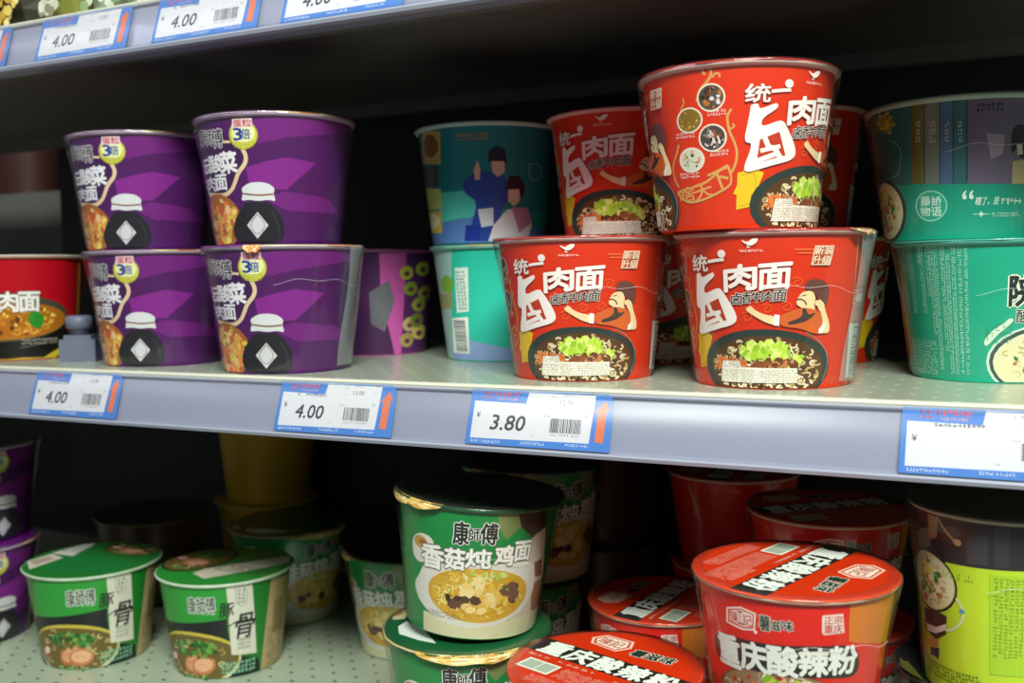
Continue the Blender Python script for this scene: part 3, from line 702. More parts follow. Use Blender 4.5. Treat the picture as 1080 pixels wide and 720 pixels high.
    def text(s, tx, cx, cy, w, h, m, bold, olm, olw, rot, sh):
        x0, x1, y0, y1 = bounds(tx)
        if x1-x0 < 1e-6: return
        y1 = max(y1, y0+0.12) if tx == '一' else y1
        c, sn = math.cos(math.radians(rot)), math.sin(math.radians(rot))
        def tf(p):
            x = (p[0]-(x0+x1)/2)/(x1-x0)*w; y = (p[1]-(y0+y1)/2)/(y1-y0)*h
            x += sh*y; return (cx+x*c-y*sn, cy+x*sn+y*c)
        T = glyph(tx, 0.0)
        for mm, bb in (((olm, bold*.75+olw*.55),) if olm else ())+((m, bold*.75),):
            s.layer += 1; mi = s.mat(ink(mm)); rr = bb*h     # weight: the glyph printed with a small spread
            nd = 1 if rr < .04 else (4 if rr < .35 else 6)
            for j in range(nd):
                s.layer += .6
                dx, dy = (0, 0) if nd == 1 else (rr*math.cos(2*PI*(j+.5)/nd), rr*math.sin(2*PI*(j+.5)/nd))
                for t in T:
                    q = [tf(p) for p in t]; q = [(x+dx, y+dy) for x, y in q]
                    a = (q[1][0]-q[0][0])*(q[2][1]-q[0][1])-(q[2][0]-q[0][0])*(q[1][1]-q[0][1])
                    if abs(a) > 1e-7: s.put(q if a > 0 else q[::-1], mi)
    def micro(s, h, cx, cy, w, hh, cell, mode, dens):
        # rows of tiny broken strokes, print too small to read
        nx, ny = max(1, round(w/cell)), max(1, round(hh/(cell*1.25))); gx, gy = w/nx, hh/ny
        if mode == 'v': nx, ny = max(1, round(w/(cell*1.25))), max(1, round(hh/cell)); gx, gy = w/nx, hh/ny
        Q = []
        rnd = R.random
        for j in range(ny):
            for i in range(nx):
                if rnd() > dens: continue
                x = cx-w/2+(i+.5)*gx; y = cy-hh/2+(j+.5)*gy; a = gx*.40; b = gy*.38; t = cell*.1
                for k in range(2 if cell < 2.2 else 3):
                    if rnd() < .5:
                        yy = y+(rnd()*2-1)*(b-t); Q.append([(x-a,yy-t),(x+a,yy-t),(x+a,yy+t),(x-a,yy+t)])
                    else:
                        xx = x+(rnd()*2-1)*(a-t); Q.append([(xx-t,y-b),(xx+t,y-b),(xx+t,y+b),(xx-t,y+b)])
        if Q: s.quads(h, Q)
    def bars(s, cx, cy, w, h, mode):
        L = w if mode == 'v' else h; t = 0.0; Q = []
        while t < L-.6:
            k = R.choice((.35,.35,.6,.9))*max(.6, L/26); 
            if t+k > L: break
            if mode == 'v': Q.append([(cx-w/2+t,cy-h/2),(cx-w/2+t+k,cy-h/2),(cx-w/2+t+k,cy+h/2),(cx-w/2+t,cy+h/2)])
            else: Q.append([(cx-w/2,cy-h/2+t),(cx+w/2,cy-h/2+t),(cx+w/2,cy-h/2+t+k),(cx-w/2,cy-h/2+t+k)])
            t += k+R.choice((.35,.45,.7))*max(.6, L/26)
        s.quads('2a2a2e', Q)
    def food(s, kind, cx, cy, w, h):
        base, layers = FOOD[kind]; s.ell(base, cx, cy, w, h)
        rx, ry = w/2, h/2; rg = R; big = w > 30
        for (sh, n, cols, s0, s1, (qx, qy, qw, qh)) in layers:
            if big and sh in ('curl','leaf','blob','shred'): n = round(n*1.7); s0 *= 1.3; s1 *= 1.3
            elif big and sh == 'chunk': n = round(n*1.3); s0 *= 1.2; s1 *= 1.2
            k = 0; tries = 0
            while k < n and tries < n*20:
                tries += 1
                a = rg.random()*2*PI; d = math.sqrt(rg.random()); ex, ey = qx+qw*d*math.cos(a), qy+qh*d*math.sin(a)
                sz = rg.uniform(s0, s1)
                if math.hypot(ex, ey) > 1-sz*.45/min(rx, ry): continue
                x, y = cx+ex*rx, cy+ey*ry; c = rg.choice(cols); k += 1; th = rg.random()*2*PI
                if sh == 'curl':
                    ar = rg.uniform(2.2, 4.6); m = 7; e = rg.uniform(.5, .9); st = rg.uniform(.9, 1.5) if big else .6
                    P = [(x+sz/2*math.cos(th+ar*i/m), y+sz/2*e*math.sin(th+ar*i/m)) for i in range(m+1)]
                    s.stroke(c, st, P, False)
                elif sh == 'shred':
                    P = [(x-sz/2*math.cos(th), y-sz/2*math.sin(th)), (x+rg.uniform(-.6,.6), y+rg.uniform(-.6,.6)), (x+sz/2*math.cos(th), y+sz/2*math.sin(th))]
                    s.stroke(c, rg.uniform(.8, 1.5), P)
                elif sh == 'slice':
                    c1, c2 = c.split('|'); s.ell(c1, x, y, sz, sz*.7, th*.1); s.ell(c2, x, y+sz*.03, sz*.8, sz*.5, th*.1)
                    s.stroke(c1, .5, [(x-sz*.25, y), (x, y+sz*.08), (x+sz*.22, y-sz*.04)])
                else:
                    m = {'blob':9,'chunk':6,'leaf':13}[sh]; jit = {'blob':.2,'chunk':.22,'leaf':.45}[sh]; e = rg.uniform(.55,.95)
                    P = []
                    for i in range(m):
                        aa = 2*PI*i/m; rr = sz/2*(1-jit*rg.random()); px, py = rr*math.cos(aa), rr*e*math.sin(aa)
                        P.append((x+px*math.cos(th)-py*math.sin(th), y+px*math.sin(th)+py*math.cos(th)))
                    s.poly(c, P)
    def draw(s, name):
        for it in DESIGNS[name]:
            k = it[0]
            if k == 'p':
                P = list(zip(it[2][0::2], it[2][1::2]))
                if len(P) >= 8:      # hand drawn outlines are rounded
                    for _ in range(2):
                        P = [q for a, b in zip(P, P[1:]+P[:1]) for q in ((a[0]*.78+b[0]*.22, a[1]*.78+b[1]*.22), (a[0]*.22+b[0]*.78, a[1]*.22+b[1]*.78))]
                s.poly(it[1], P)
            elif k == 's': P = it[3]; s.stroke(it[1], it[2], list(zip(P[0::2], P[1::2])))
            elif k == 'e': s.ell(it[1], *it[2:6], math.radians(it[6]))
            elif k == 't': s.text(*it[1:])
            elif k == 'm': s.micro(*it[1:])
            elif k == 'b': s.bars(*it[1:])
            elif k == 'f': s.food(*it[1:])
        return s

# ------------------------------------------------------------------ noodle cups
def cup_parts(k):
    """Meshes of one kind of cup: body, rim, lid, and, where it has them, pull tab, film and film seam."""
    H, rb, rt, Rr = k['H'], k.get('rb', .0524), k.get('rt', .0650), k.get('R', .068)
    parts = {}
    A = Art('cone', rb, rt, H)
    nb = A.mat(k['bodymat'] if 'bodymat' in k else ink(k['color'])); n = A.N
    # printed wall, foot and bottom
    prof = [(0.0, .0022, 'b'), (rb-.006, .0022, 'b'), (rb-.005, .0, 'b'), (rb-.0006, .0, 'b'), (rb, .0007, 'w'), (rb+(rt-rb)*(H-.0032)/H, H-.0032, 'w')]
    def ring(r, z, nz):
        b = len(A.V)
        for i in range(n):
            a = A.du*i; A.V.append((r*math.sin(a), -r*math.cos(a), z)); A.NN.append((math.sin(a)*math.sqrt(1-nz*nz), -math.cos(a)*math.sqrt(1-nz*nz), nz))
        return b
    def band(b0, b1):
        for i in range(n):
            j = (i+1) % n; A.F.append((b0+i, b0+j, b1+j, b1+i)); A.MI.append(nb)
    band(ring(rb, .0007, -.12), ring(prof[5][0], H-.0032, -.12))
    b0 = ring(rb, .0007, -.5); b1 = ring(rb-.0006, .0, -.9); band(b1, b0)
    b2 = ring(rb-.005, 0, -.999); band(b2, b1); b3 = ring(rb-.006, .0022, -.99); band(b3, b2)
    c = len(A.V); A.V.append((0,0,.0022)); A.NN.append((0,0,-1))
    for i in range(n): A.F.append((c, b3+(i+1)%n, b3+i)); A.MI.append(nb)
    A.off_v = k.get('raise', 0.0)
    for (d, ang) in k['art']:
        A.off_u = math.radians(ang); A.draw(d)
    parts['body'] = build('body', A.V, A.F, A.mats, A.MI, A.NN)
    t = .0017
    rp = [(rt-.0014, H-.0044), (Rr-.0024, H-.0043), (Rr-.0008, H-.0036), (Rr-.0001, H-.0027), (Rr, H-.0018), (Rr-.0006, H-.0010), (Rr-.003, H-.0009), (rt-.001, H-.0010)]
    parts['rim'] = lathe('rim', rp, ink(k['rim'], .32, .4), 128)
    # lid: foil disc with a narrow turned-down edge
    B = Art('flat', z=H-.0006, rmax=Rr-.0009, base=.00002, step=1e-6)
    nm = B.mat(k['lidmat'] if 'lidmat' in k else ink(k['lid'], .3, .4)); edge = [B.mat(ink(h, .3, .4)) for h in k.get('edge', [k['lid']])]
    m = 128; b = len(B.V)
    for (r, z, nz) in ((Rr-.0008, H-.0006, 1), (Rr-.0001, H-.0010, .6), (Rr+.0005, H-.0016, .1), (Rr+.0004, H-.0016, -.5), (Rr-.0008, H-.0011, -.9)):
        for i in range(m):
            a = 2*PI*i/m; w = .0002*math.sin(a*9+1)+.00015*math.sin(a*23); B.V.append(((r+w)*math.sin(a), -(r+w)*math.cos(a), z)); q = math.sqrt(1-nz*nz); B.NN.append((math.sin(a)*q, -math.cos(a)*q, nz))
    c = len(B.V); B.V.append((0,0,H-.0006)); B.NN.append((0,0,1))
    for i in range(m):
        j = (i+1) % m; B.F.append((c, b+i, b+j)); B.MI.append(nm)
        e = edge[(i*len(edge)//m) if not k.get('mixedge') else R.randrange(len(edge))]
        for q in range(4): B.F.append((b+(q+1)*m+i, b+(q+1)*m+j, b+q*m+j, b+q*m+i)); B.MI.append(e)
    if k.get('lidart'):
        B.rot = math.radians(k.get('lidrot', 0)); B.k = k.get('lidscale', 1.0); B.draw(k['lidart'])
    parts['lid'] = build('lid', B.V, B.F, B.mats, B.MI, B.NN)
    if k.get('tab'):
        ang, wd, ln, droop, cols = k['tab']; V, F, MI = [], [], []; mats = [ink(h, .3, .4) for h in cols]; nu, nv = 14, 8
        for s_ in (0, 1):
            for j in range(nv+1):
                for i in range(nu+1):
                    u = (i/nu-.5); v = j/nv; half = wd*(1-.55*v*v); a = math.radians(ang)+u*half/Rr
                    r = Rr-.0010+.0016*min(1, v*3)+ln*v*math.cos(droop)*.6; z = H-.0003-ln*v*math.sin(droop)-.0004*s_+.0006*math.sin(u*9)*v
                    V.append((r*math.sin(a), -r*math.cos(a), z))
        o = (nu+1)*(nv+1)
        for s_ in (0, 1):
            for j in range(nv):
                for i in range(nu):
                    q = (s_*o+j*(nu+1)+i, s_*o+j*(nu+1)+i+1, s_*o+(j+1)*(nu+1)+i+1, s_*o+(j+1)*(nu+1)+i)
                    F.append(q if s_ else q[::-1]); MI.append(R.randrange(len(mats)))
        parts['pull_tab'] = build('pull_tab', V, F, mats, MI)
    if k.get('film'):
        wob = lambda a, z: .00022*math.sin(a*17+z*60)+.0002*math.sin(a*31+2)+.00025*math.sin(a*5+z*90)
        pf = [(Rr-.007, H+.0001), (Rr+.0002, H+.0002), (Rr+.0011, H-.0012)]
        for i in range(1, 9):
            t_ = i/8; pf.append((Rr+.0011+(rb+.0016-Rr-.0011)*t_-.0010*math.sin(PI*t_), H-.0012+(.003-H+.0012)*t_))
        parts['film'] = lathe('film', pf[::-1], FILM, 144, wob)
        if k.get('seam', .62) == 0: return parts
        zc = H*k.get('seam', .62); V, F = [], []; n2 = 90
        for i in range(n2):
            a = -.15+1.35*i/n2; z = zc+.003*math.sin(a*3+.5)+.0012*math.sin(a*11); tt = (H-.0012-z)/(H-.0042)
            r = Rr+.0011+(rb+.0016-Rr-.0011)*tt-.0010*math.sin(PI*tt)+.0005
            for (dr, dz) in ((0,-.0001),(.00012,0),(0,.0001),(-.0001,0)): V.append(((r+dr)*math.sin(a), -(r+dr)*math.cos(a), z+dz))
        for i in range(n2-1):
            j = i+1
            for q in range(4): F.append((i*4+q, j*4+q, j*4+(q+1)%4, i*4+(q+1)%4))
        parts['film_seam'] = build('film_seam', V, F, [SEAM])
    return parts

NOOD = ['e8d4a8','c8a46c','a83a20','f1e4c0','8a5a30','d8c090']
GOLD = ['d8b45a','e8cf8a','c8963c','e0c878','b88a34','efe0b0']
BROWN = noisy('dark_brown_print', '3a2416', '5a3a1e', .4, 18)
YEL = noisy('yellow_print', 'e2b614', 'c48c10', .45, 12, stretch=(3,3,.4))
KINDS = {
 'red':    dict(H=.1058, color='e03206', rim='d9b4ac', lid='b8201a', edge=['c42a22'], art=[('red_spice',0),('red_label',0),('red_side',0),('red_label',215)], tab=(62,.030,.007,.5,NOOD), film=True),
 'redplain': dict(H=.1058, color='e03206', rim='d9b4ac', lid='b8201a', edge=['c42a22'], art=[('red_spice',0),('red_label',0),('red_side',0),('red_label',215)]),
 'purple': dict(H=.1058, color='4e0d5e', rim='b9a3bd', lid='6a1a78', edge=['e0c880','c87a3a','e8d8a0','b8a89a','c89a5a','8a3a98','8a3a98','8a3a98','8a3a98','8a3a98','8a3a98','8a3a98','8a3a98','8a3a98','8a3a98','8a3a98','8a3a98','8a3a98','8a3a98','b8a0b8','b8a0b8','b8a0b8','b8a0b8','b8a0b8'], art=[('purple',0)], film=True, seam=0),
 'purplelow': dict(H=.1058, color='4e0d5e', rim='b9a3bd', lid='6a1a78', edge=['e8d8b0','e0a870','f0e0c0','b8a89a','8a3a98','8a3a98','8a3a98','8a3a98','8a3a98','8a3a98','8a3a98','e8d8b0'], art=[('purple',0)], tab=(-22,.016,.006,1.2,['e08a4a','e8b070','c85a2a','f0d8a0']), film=True, seam=.7),
 'tealtext': dict(H=.098, color='12a886', rim='59b8a6', lid='2aa58c', edge=['3aa894'], art=[('teal_text',0)], film=True),
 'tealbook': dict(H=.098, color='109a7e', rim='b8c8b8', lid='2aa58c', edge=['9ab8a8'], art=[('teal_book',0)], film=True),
 'tealpeople': dict(H=.1058, color='1f8088', rim='b8ccc8', lid='3a9a90', edge=['a8c8c0'], art=[('teal_people',0)]),
 'tealplain': dict(H=.1058, color='2fc4ac', rim='8fd0c0', lid='6fd0bc', edge=['e0d8a0','8fd8c8','8fd8c8'], art=[('teal_plain',0)]),
 'magenta': dict(H=.1058, color='c456a4', rim='8a4a7a', lid='8a3a78', edge=['7a3468'], art=[('magenta',0)]),
 'redbeef': dict(H=.1058, color='b40c1c', rim='c8a090', lid='a81a1a', edge=['d8d0c8','c8a850','c8a850'], art=[('red_beef',0)]),
 'greenchicken': dict(H=.1058, color='0b8a3f', rim='2a6a3c', lid='121c14', edge=['1c4a2c'], art=[('green_chicken',0)], film=True, tab=(-28,.075,.006,1.15,GOLD), seam=.6),
 'greenlower': dict(H=.1058, color='0b8a3f', rim='2a6a3c', lid='1a5c34', edge=['1c5a34','d8c48a'], lidart='chicken_lid', art=[('green_chicken',0)], film=True, tab=(28,.085,.007,.9,GOLD)),
 'pork_a': dict(H=.0985, color='237a2c', rim='cfe0c8', lid='277c33', edge=['bfd8b8'], lidart='pork_lid_a', art=[('green_pork',0)]),
 'pork_b': dict(H=.0985, color='237a2c', rim='cfe0c8', lid='2f9038', edge=['cfe0c8'], lidart='pork_lid_b', art=[('green_pork',0)]),
 'spicy':  dict(H=.0856, R=.062, rb=.0478, rt=.0593, lidscale=.912, color='e81c06', rim='e8c8b0', lid='d2330f', edge=['dc4a20'], lidart='spicy_lid', art=[('spicy',0)], film=True),
 'spicytall': dict(H=.1198, **{'raise':.0342}, R=.062, rb=.0478, rt=.0593, lidscale=.912, color='e81c06', rim='e8c8b0', lid='d2330f', edge=['dc4a20'], lidart='spicy_lid', art=[('spicy',0)], film=True),
 'spicyfront': dict(H=.1393, **{'raise':.0537}, R=.062, rb=.0478, rt=.0593, lidscale=.912, color='e81c06', rim='e8c8b0', lid='d2330f', edge=['dc4a20'], lidart='spicy_lid', art=[('spicy',0)], film=True),
 'lime':   dict(H=.120, R=.056, rb=.0435, rt=.0535, color='c6e82a', rim='b8b8a0', lid='3a3c28', edge=['5a5c40'], art=[('lime',0)], film=True),
 'black':  dict(H=.1195, R=.058, rb=.045, rt=.0555, color='26262a', rim='4a4a4c', lid='2a2a2c', edge=['3a3a3c'], art=[], tab=(-50,.022,.012,-1.0,['a8d83a','8fc02c'])),
 'yellow': dict(H=.1058, color='c8a014', bodymat=YEL, rim='d8c030', lid='c8b020', edge=['d8c830'], R=.066, rt=.062, rb=.052, art=[]),
 'maroon': dict(H=.1058, color='3a1216', bodymat=noisy('maroon_print','38141a','4a2a22',.5,14), rim='4a2a28', lid='3a1a1c', edge=['40201e'], art=[]),
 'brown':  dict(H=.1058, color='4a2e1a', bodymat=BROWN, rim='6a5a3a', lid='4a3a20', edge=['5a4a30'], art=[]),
}
PARTS = {}
CUPNAME = {'film':'film','film_seam':'film_seam'}
def thing(name, label, cat, M, group=None):
    o = bpy.data.objects.new(name, None); COL.objects.link(o); o.matrix_world = M; o.empty_display_size = .02
    o['label'] = label; o['category'] = cat
    if group: o['group'] = group
    return o
def part(name, me, parent, label=None):
    o = bpy.data.objects.new(name, me); COL.objects.link(o); o.parent = parent
    if label: o['label'] = label
    return o
def single(name, me, label, cat, loc=(0,0,0), group=None, M=None):
    o = bpy.data.objects.new(name, me); COL.objects.link(o)
    if M is not None: o.matrix_world = M
    else: o.location = loc
    o['label'] = label; o['category'] = cat
    if group: o['group'] = group
    return o
def cup(kind, x, y, z, rot, label, group=None, tilt=0.0, name='noodle_cup', cat='noodle cup', skip=(), lidrot=0):
    if kind not in PARTS: PARTS[kind] = cup_parts(KINDS[kind])
    M = Matrix.Translation((x, y, z))
    if tilt: M = M @ Matrix.Rotation(math.radians(tilt), 4, Vector((-.434, .901, 0)))
    M = M @ Matrix.Rotation(math.radians(rot), 4, 'Z')
    r = thing(name, label, cat, M, group)
    first = {}
    for pn, me in PARTS[kind].items():
        if pn in skip: continue
        p = part(pn, me, first.get('film') if pn == 'film_seam' and 'film' in first else r)
        first[pn] = p
        if pn == 'lid' and lidrot: p.rotation_euler = (0, 0, math.radians(lidrot))
    return r

LOW = -.3095
FLAP = clear('loose_film', (.93,.96,.95,1), 0.15, 0.20, 0.4, 40.0, (1,1,.3))  # added strip of wrap; its diffuse haze stands in for a reflection
def flap(root, a0, a1, H, rb=.0524, Rr=.068):
    V, F = [], []; nu, nv = 14, 16
    for j in range(nv+1):
        t = j/nv; z = H-.0016-(H-.006)*t
        for i in range(nu+1):
            u = i/nu; a = math.radians(a0+(a1-a0)*u)+.05*math.sin(t*5)*(1-u); r = Rr+.0022+(rb+.0028-Rr-.0022)*t-.0008*math.sin(PI*t)+.0012*u*math.sin(u*7+t*4)
            V.append((r*math.sin(a), -r*math.cos(a), z))
    for j in range(nv):
        for i in range(nu): b = j*(nu+1)+i; F.append((b, b+nu+1, b+nu+2, b+1))
    return part('loose_film', build('loose_film', V, F, [FLAP]), root, 'loose wrap at the side, milky haze standing in for its reflection')
G1, G2, G3, G4, G5, G6 = ('purple noodle cups in two stacks', 'red noodle cups with brush lettering', 'teal noodle cups', 'green chicken noodle cups', 'green pork noodle bowls', 'red spicy noodle cups on the lower shelf')
# middle shelf
cup('purple', -.4217,.0807,0, 41, 'purple noodle cup at the bottom of the left purple stack', G1)
cup('purple', -.4374,.0800,.1058, 45, 'purple noodle cup on top of the left purple stack', G1)
_p = cup('purplelow', -.2603,.0615,0, 39, 'purple noodle cup on the shelf, bottom of the right purple stack', G1)
cup('purple', -.2660,.0632,.1058, 38.8, 'purple noodle cup on top of the right purple stack', G1)
cup('red', .0053,.0889,0, 21.6, 'red noodle cup on the shelf above the 3.80 tag, left of two', G2)
_r = cup('red', .1506,.0844,0, 8, 'red noodle cup on the shelf under the stacked red cup, wrap flap at its right', G2)
cup('red', .1301,.0674,.1058, 70, 'red noodle cup on top of the front stack, showing four round spice pictures', G2)
cup('redplain', .012,.2310,0, 60, 'red noodle cup in shade between and behind the two front red cups', G2)
cup('redplain', .0045,.1960,.1058, 11, 'shaded red noodle cup behind and left of the top red cup', G2)
cup('redplain', .149,.2700,0, 109, 'shaded red noodle cup peeping out low behind the right front red cup', G2)
cup('redplain', .1262,.2600,.1058, 15, 'shaded red noodle cup behind the top red cup, showing at its right edge', G2)
cup('tealtext', .2908,.1667,0, 0, 'bright teal noodle cup with columns of pale small print', G3)
cup('tealbook', .2696,.1823,.098, 0, 'dark teal noodle cup with book spines, top print darkened further for shade', G3)
cup('tealplain', .2830,.3100,0, 30, 'dim teal noodle cup deep in the gap left of the small print cup', G3)
cup('tealplain', -.1275,.2176,0, 0, 'bright turquoise noodle cup with a white strip, beside the left front red cup', G3)
cup('tealpeople', -.1326,.2032,.1058, 0, 'shaded teal noodle cup picturing two people in blue and pink', G3)
cup('magenta', -.2860,.2367,0, 0, 'magenta and purple noodle cup in the back row right of the purple stacks')
cup('redbeef', -.6236,.0834,0, 0, 'crimson noodle cup with a black bowl picture at the left edge')
flap(_r, 58, 112, .1058); flap(_p, 50, 100, .1058)
# lower shelf
cup('purple', -.7188,.0827,LOW, 100, 'dark purple noodle cup at the left edge of the lower shelf, under another', 'purple cups at the left of the lower shelf')
cup('purple', -.7328,.1000,LOW+.1058, 100, 'dark purple noodle cup at the left edge of the lower shelf, on top', 'purple cups at the left of the lower shelf')
cup('pork_a', -.5515,.0995,LOW, 17, 'left of the two green noodle bowls with pork pictures', G5, lidrot=-17, name='noodle_bowl', cat='noodle bowl')
cup('pork_b', -.4068,.1371,LOW, 0, 'green noodle bowl with a dish printed at the left of its lid', G5, name='noodle_bowl', cat='noodle bowl')
cup('greenlower', -.0891,.0650,LOW, 0, 'green chicken noodle cup at the front of the lower shelf, under the tilted one', G4)
cup('greenchicken', -.0880,.0698,LOW+.1102, 0, 'green chicken noodle cup tilted on top of another at the front of the lower shelf', G4, tilt=5.0)
cup('greenchicken', -.2590,.2507,LOW, -23, 'green chicken noodle cup standing alone further back, left of the front green stack', G4)
cup('greenlower', -.4400,.2810,LOW, 44, 'dark green noodle cup in deep shade behind the right green bowl', G4)
cup('greenchicken', -.1160,.2180,LOW, 30, 'shaded green noodle cup behind the front green stack, under another', G4)
cup('greenchicken', -.1020,.2240,LOW+.1058, 30, 'shaded green noodle cup behind the tilted cup, on top of its stack', G4)
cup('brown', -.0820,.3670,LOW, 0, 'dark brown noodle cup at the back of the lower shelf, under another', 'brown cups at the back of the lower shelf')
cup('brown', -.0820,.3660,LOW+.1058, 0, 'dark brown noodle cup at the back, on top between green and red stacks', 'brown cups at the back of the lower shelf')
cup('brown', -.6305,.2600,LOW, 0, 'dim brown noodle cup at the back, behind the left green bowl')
cup('yellow', -.5530,.3800,LOW, 0, 'yellow noodle bucket in the dark at the back, under another', 'yellow buckets at the back', name='noodle_bucket', cat='noodle bucket')
cup('yellow', -.5480,.3780,LOW+.1058, 0, 'yellow noodle bucket in the dark at the back, on top under the 4.00 tag', 'yellow buckets at the back', name='noodle_bucket', cat='noodle bucket')
cup('spicytall', .1950,-.0111,LOW, 9.8, 'red spicy noodle cup on the lower shelf supporting the front one with white lettering', G6)
cup('spicy', .1830,-.0111,LOW+.1198, 9.8, 'red spicy noodle cup with big white lettering on a black band', G6, lidrot=-117.8)
cup('spicyfront', .0719,-.0490,LOW, 20, 'red spicy noodle cup at the bottom edge, mostly its lettered lid in view', G6, lidrot=-37)
cup('spicytall', .0500,.1490,LOW, 0, 'red spicy noodle cup behind the bottom one, its lid half in shade', G6, lidrot=80)
cup('spicytall', .1800,.1620,LOW, 60, 'red spicy noodle cup behind the lettered front cup, under one with a dark lid', G6)
cup('spicy', .1790,.1620,LOW+.1198, 40, 'red spicy noodle cup with a shaded dark lid behind the lettered front cup', G6)
cup('spicytall', .0780,.2900,LOW, 10, 'red spicy noodle cup at the very back under another, left of the shaded dark lid', G6)
cup('spicy', .0760,.2860,LOW+.1198, 90, 'red spicy noodle cup at the very back, on top of its stack', G6)
cup('black', .2910,.1000,LOW, 0, 'black noodle bowl with a lime pull tab under the lime green cup', name='noodle_bowl', cat='noodle bowl')
cup('lime', .2983,.0719,LOW+.1195, 0, 'tall lime green and black noodle cup at the right edge of the lower shelf')

# small grey plastic holder between the crimson and the purple cup
M_ = Matrix.Translation((-.515,.064,0)) @ Matrix.Rotation(math.radians(30), 4, 'Z')
h = thing('shelf_clip', 'small grey blue plastic clip on the shelf between the crimson and purple cups', 'clip', M_)
GREY = noisy('grey_plastic', '6f7488', '5a5f74', .5, 40)
part('base', boxes('base', [(-.016,.018,-.012,.012,0,.022),(-.012,.014,-.010,.010,.022,.026)], GREY), h)
part('head', lathe('head', [(0,.026),(.009,.026),(.009,.032),(.0125,.033),(.0125,.043),(.010,.045),(0,.045)], GREY, 24), h)

# ------------------------------------------------------------------ shelves, rails, price tags
SL, HT, SP = .01366, .04408, .30946          # rail set-out, rail height, shelf spacing
X0, X1 = -2.4, 1.3
DECK = punched('shelf_steel', 'a6b09f', 'dde4d6', .32)  # slots coloured paler than the steel for light coming up from below
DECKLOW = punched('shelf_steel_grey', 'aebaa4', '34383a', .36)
LIP = noisy('cream_steel', 'd8d8c6', 'cccdbd', .35, 20)
UNDER = noisy('under_steel', '6c6d67', '5f605b', .5, 6, stretch=(1,4,1))
RAIL = noisy('rail_plastic', 'a3a8ba', '979caf', .30, 14, coat=.4, stretch=(.2,1,1))
def shelf(z, label, deckmat, fy=0.0):
    s = thing('shelf', label, 'shelf', Matrix.Translation((0,fy,z)), 'shelves of the rack')
    part('deck', boxes('deck', [(X0,X1,.004,.43-fy,-.004,0)], deckmat), s)
    part('underside', boxes('underside', [(X0,X1,.030,.40,-.026,-.0045),(X0,X1,.012,.030,-.040,-.0045),(X0,X1,.385,.40,-.040,-.026)], UNDER), s)
    part('front_lip', extrude_x('front_lip', [(.004,0),(.002,.0006),(-.002,.0004),(-.0036,-.0012),(-.003,-.0026),(.004,-.0040)], X0, X1, LIP), s)
    rl = part('price_rail', extrude_x('price_rail', [(.004,-.0040),(-.0030,-.0026),(-.0050,-.0034),(-.0046,-.0046),(-.0030,-.0060),(-SL+.0016,-HT+.0044),(-SL-.0012,-HT+.0030),(-SL-.0040,-HT+.0034),(-SL-.0046,-HT+.0020),(-SL-.0036,-HT-.0004),(-SL+.0010,-HT-.0014),(.010,-HT+.0010),(.0115,-.0046)], X0, X1, RAIL), s)
    P = []
    for i in range(13):
        t = i/12; y0, z0 = -.0050-(SL-.0012)*t, -.0040-(HT-.0070)*t; b = .0030*math.sin(PI*t); P.append((y0-b*.95, z0+b*.3))
    part('clear_cover', extrude_x('clear_cover', P+[(y+.0003, z-.0001) for y, z in P[::-1]], X0, X1, COVER, True, True), rl)
    return s
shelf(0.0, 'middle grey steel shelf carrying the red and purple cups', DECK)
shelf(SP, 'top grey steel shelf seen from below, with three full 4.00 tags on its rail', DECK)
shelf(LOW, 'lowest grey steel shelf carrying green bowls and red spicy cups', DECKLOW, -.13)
nz = Vector((0,-HT,SL)).normalized(); ey = Vector((0,SL,HT)).normalized()
def tag(X, lev, designs, label):
    A = Art('flat', z=.0004, base=.00004, step=2e-6)
    blue = A.mat(ink('3f86d8', .35, .35)); W, Hh = .1085, .0395
    b = len(A.V); P = [(.0002,.0005),(W,.0005),(W,Hh-.005),(W-.0016,Hh-.001),(W-.004,Hh),(.0015,Hh)]
    for z in (0, .0004):
        for x, y in P: A.V.append((x, y, z)); A.NN.append((0,0,1 if z else -1))
    n = len(P); A.F += [tuple(range(b+n-1, b-1, -1)), tuple(range(b+n, b+2*n))]; A.MI += [blue, blue]
    for i in range(n): A.F.append((b+i, b+(i+1)%n, b+n+(i+1)%n, b+n+i)); A.MI.append(blue)
    for d in designs: A.draw(d)
    me = build('price_tag', A.V, A.F, A.mats, A.MI, None, False)
    o = Vector((X, -SL, lev-HT))+nz*.0030+ey*.0028
    M = Matrix(((1,0,0,o.x),(0,ey.y,nz.y,o.y),(0,ey.z,nz.z,o.z),(0,0,0,1)))
    return single('price_tag', me, label, 'price tag', group='price tags in the shelf rails', M=M)
T4 = ['tag_common','tag_name','tag_rest','tag_400']
tag(-.4926, 0, T4, 'blue edged 4.00 price tag on the middle rail under the left purple cups')
tag(-.2146, 0, T4, '4.00 price tag on the middle rail just left of the 3.80 tag')
tag(-.0442, 0, ['tag_common','tag_rest','tag_380'], 'blue edged 3.80 price tag on the middle rail under the left front red cup')
tag(.2427, 0, ['tag_common','tag_name','tag_rest'], 'washed out white price tag at the right end of the middle rail')
tag(-.6095, SP, T4, 'price tag cut by the left edge of the photo on the top rail')
tag(-.4633, SP, T4, 'blue edged 4.00 price tag on the top rail, leftmost full one')
tag(-.3267, SP, T4, 'blue edged 4.00 price tag on the top rail above the right purple stack')
tag(-.1958, SP, T4, '4.00 price tag cut by the top edge of the photo')

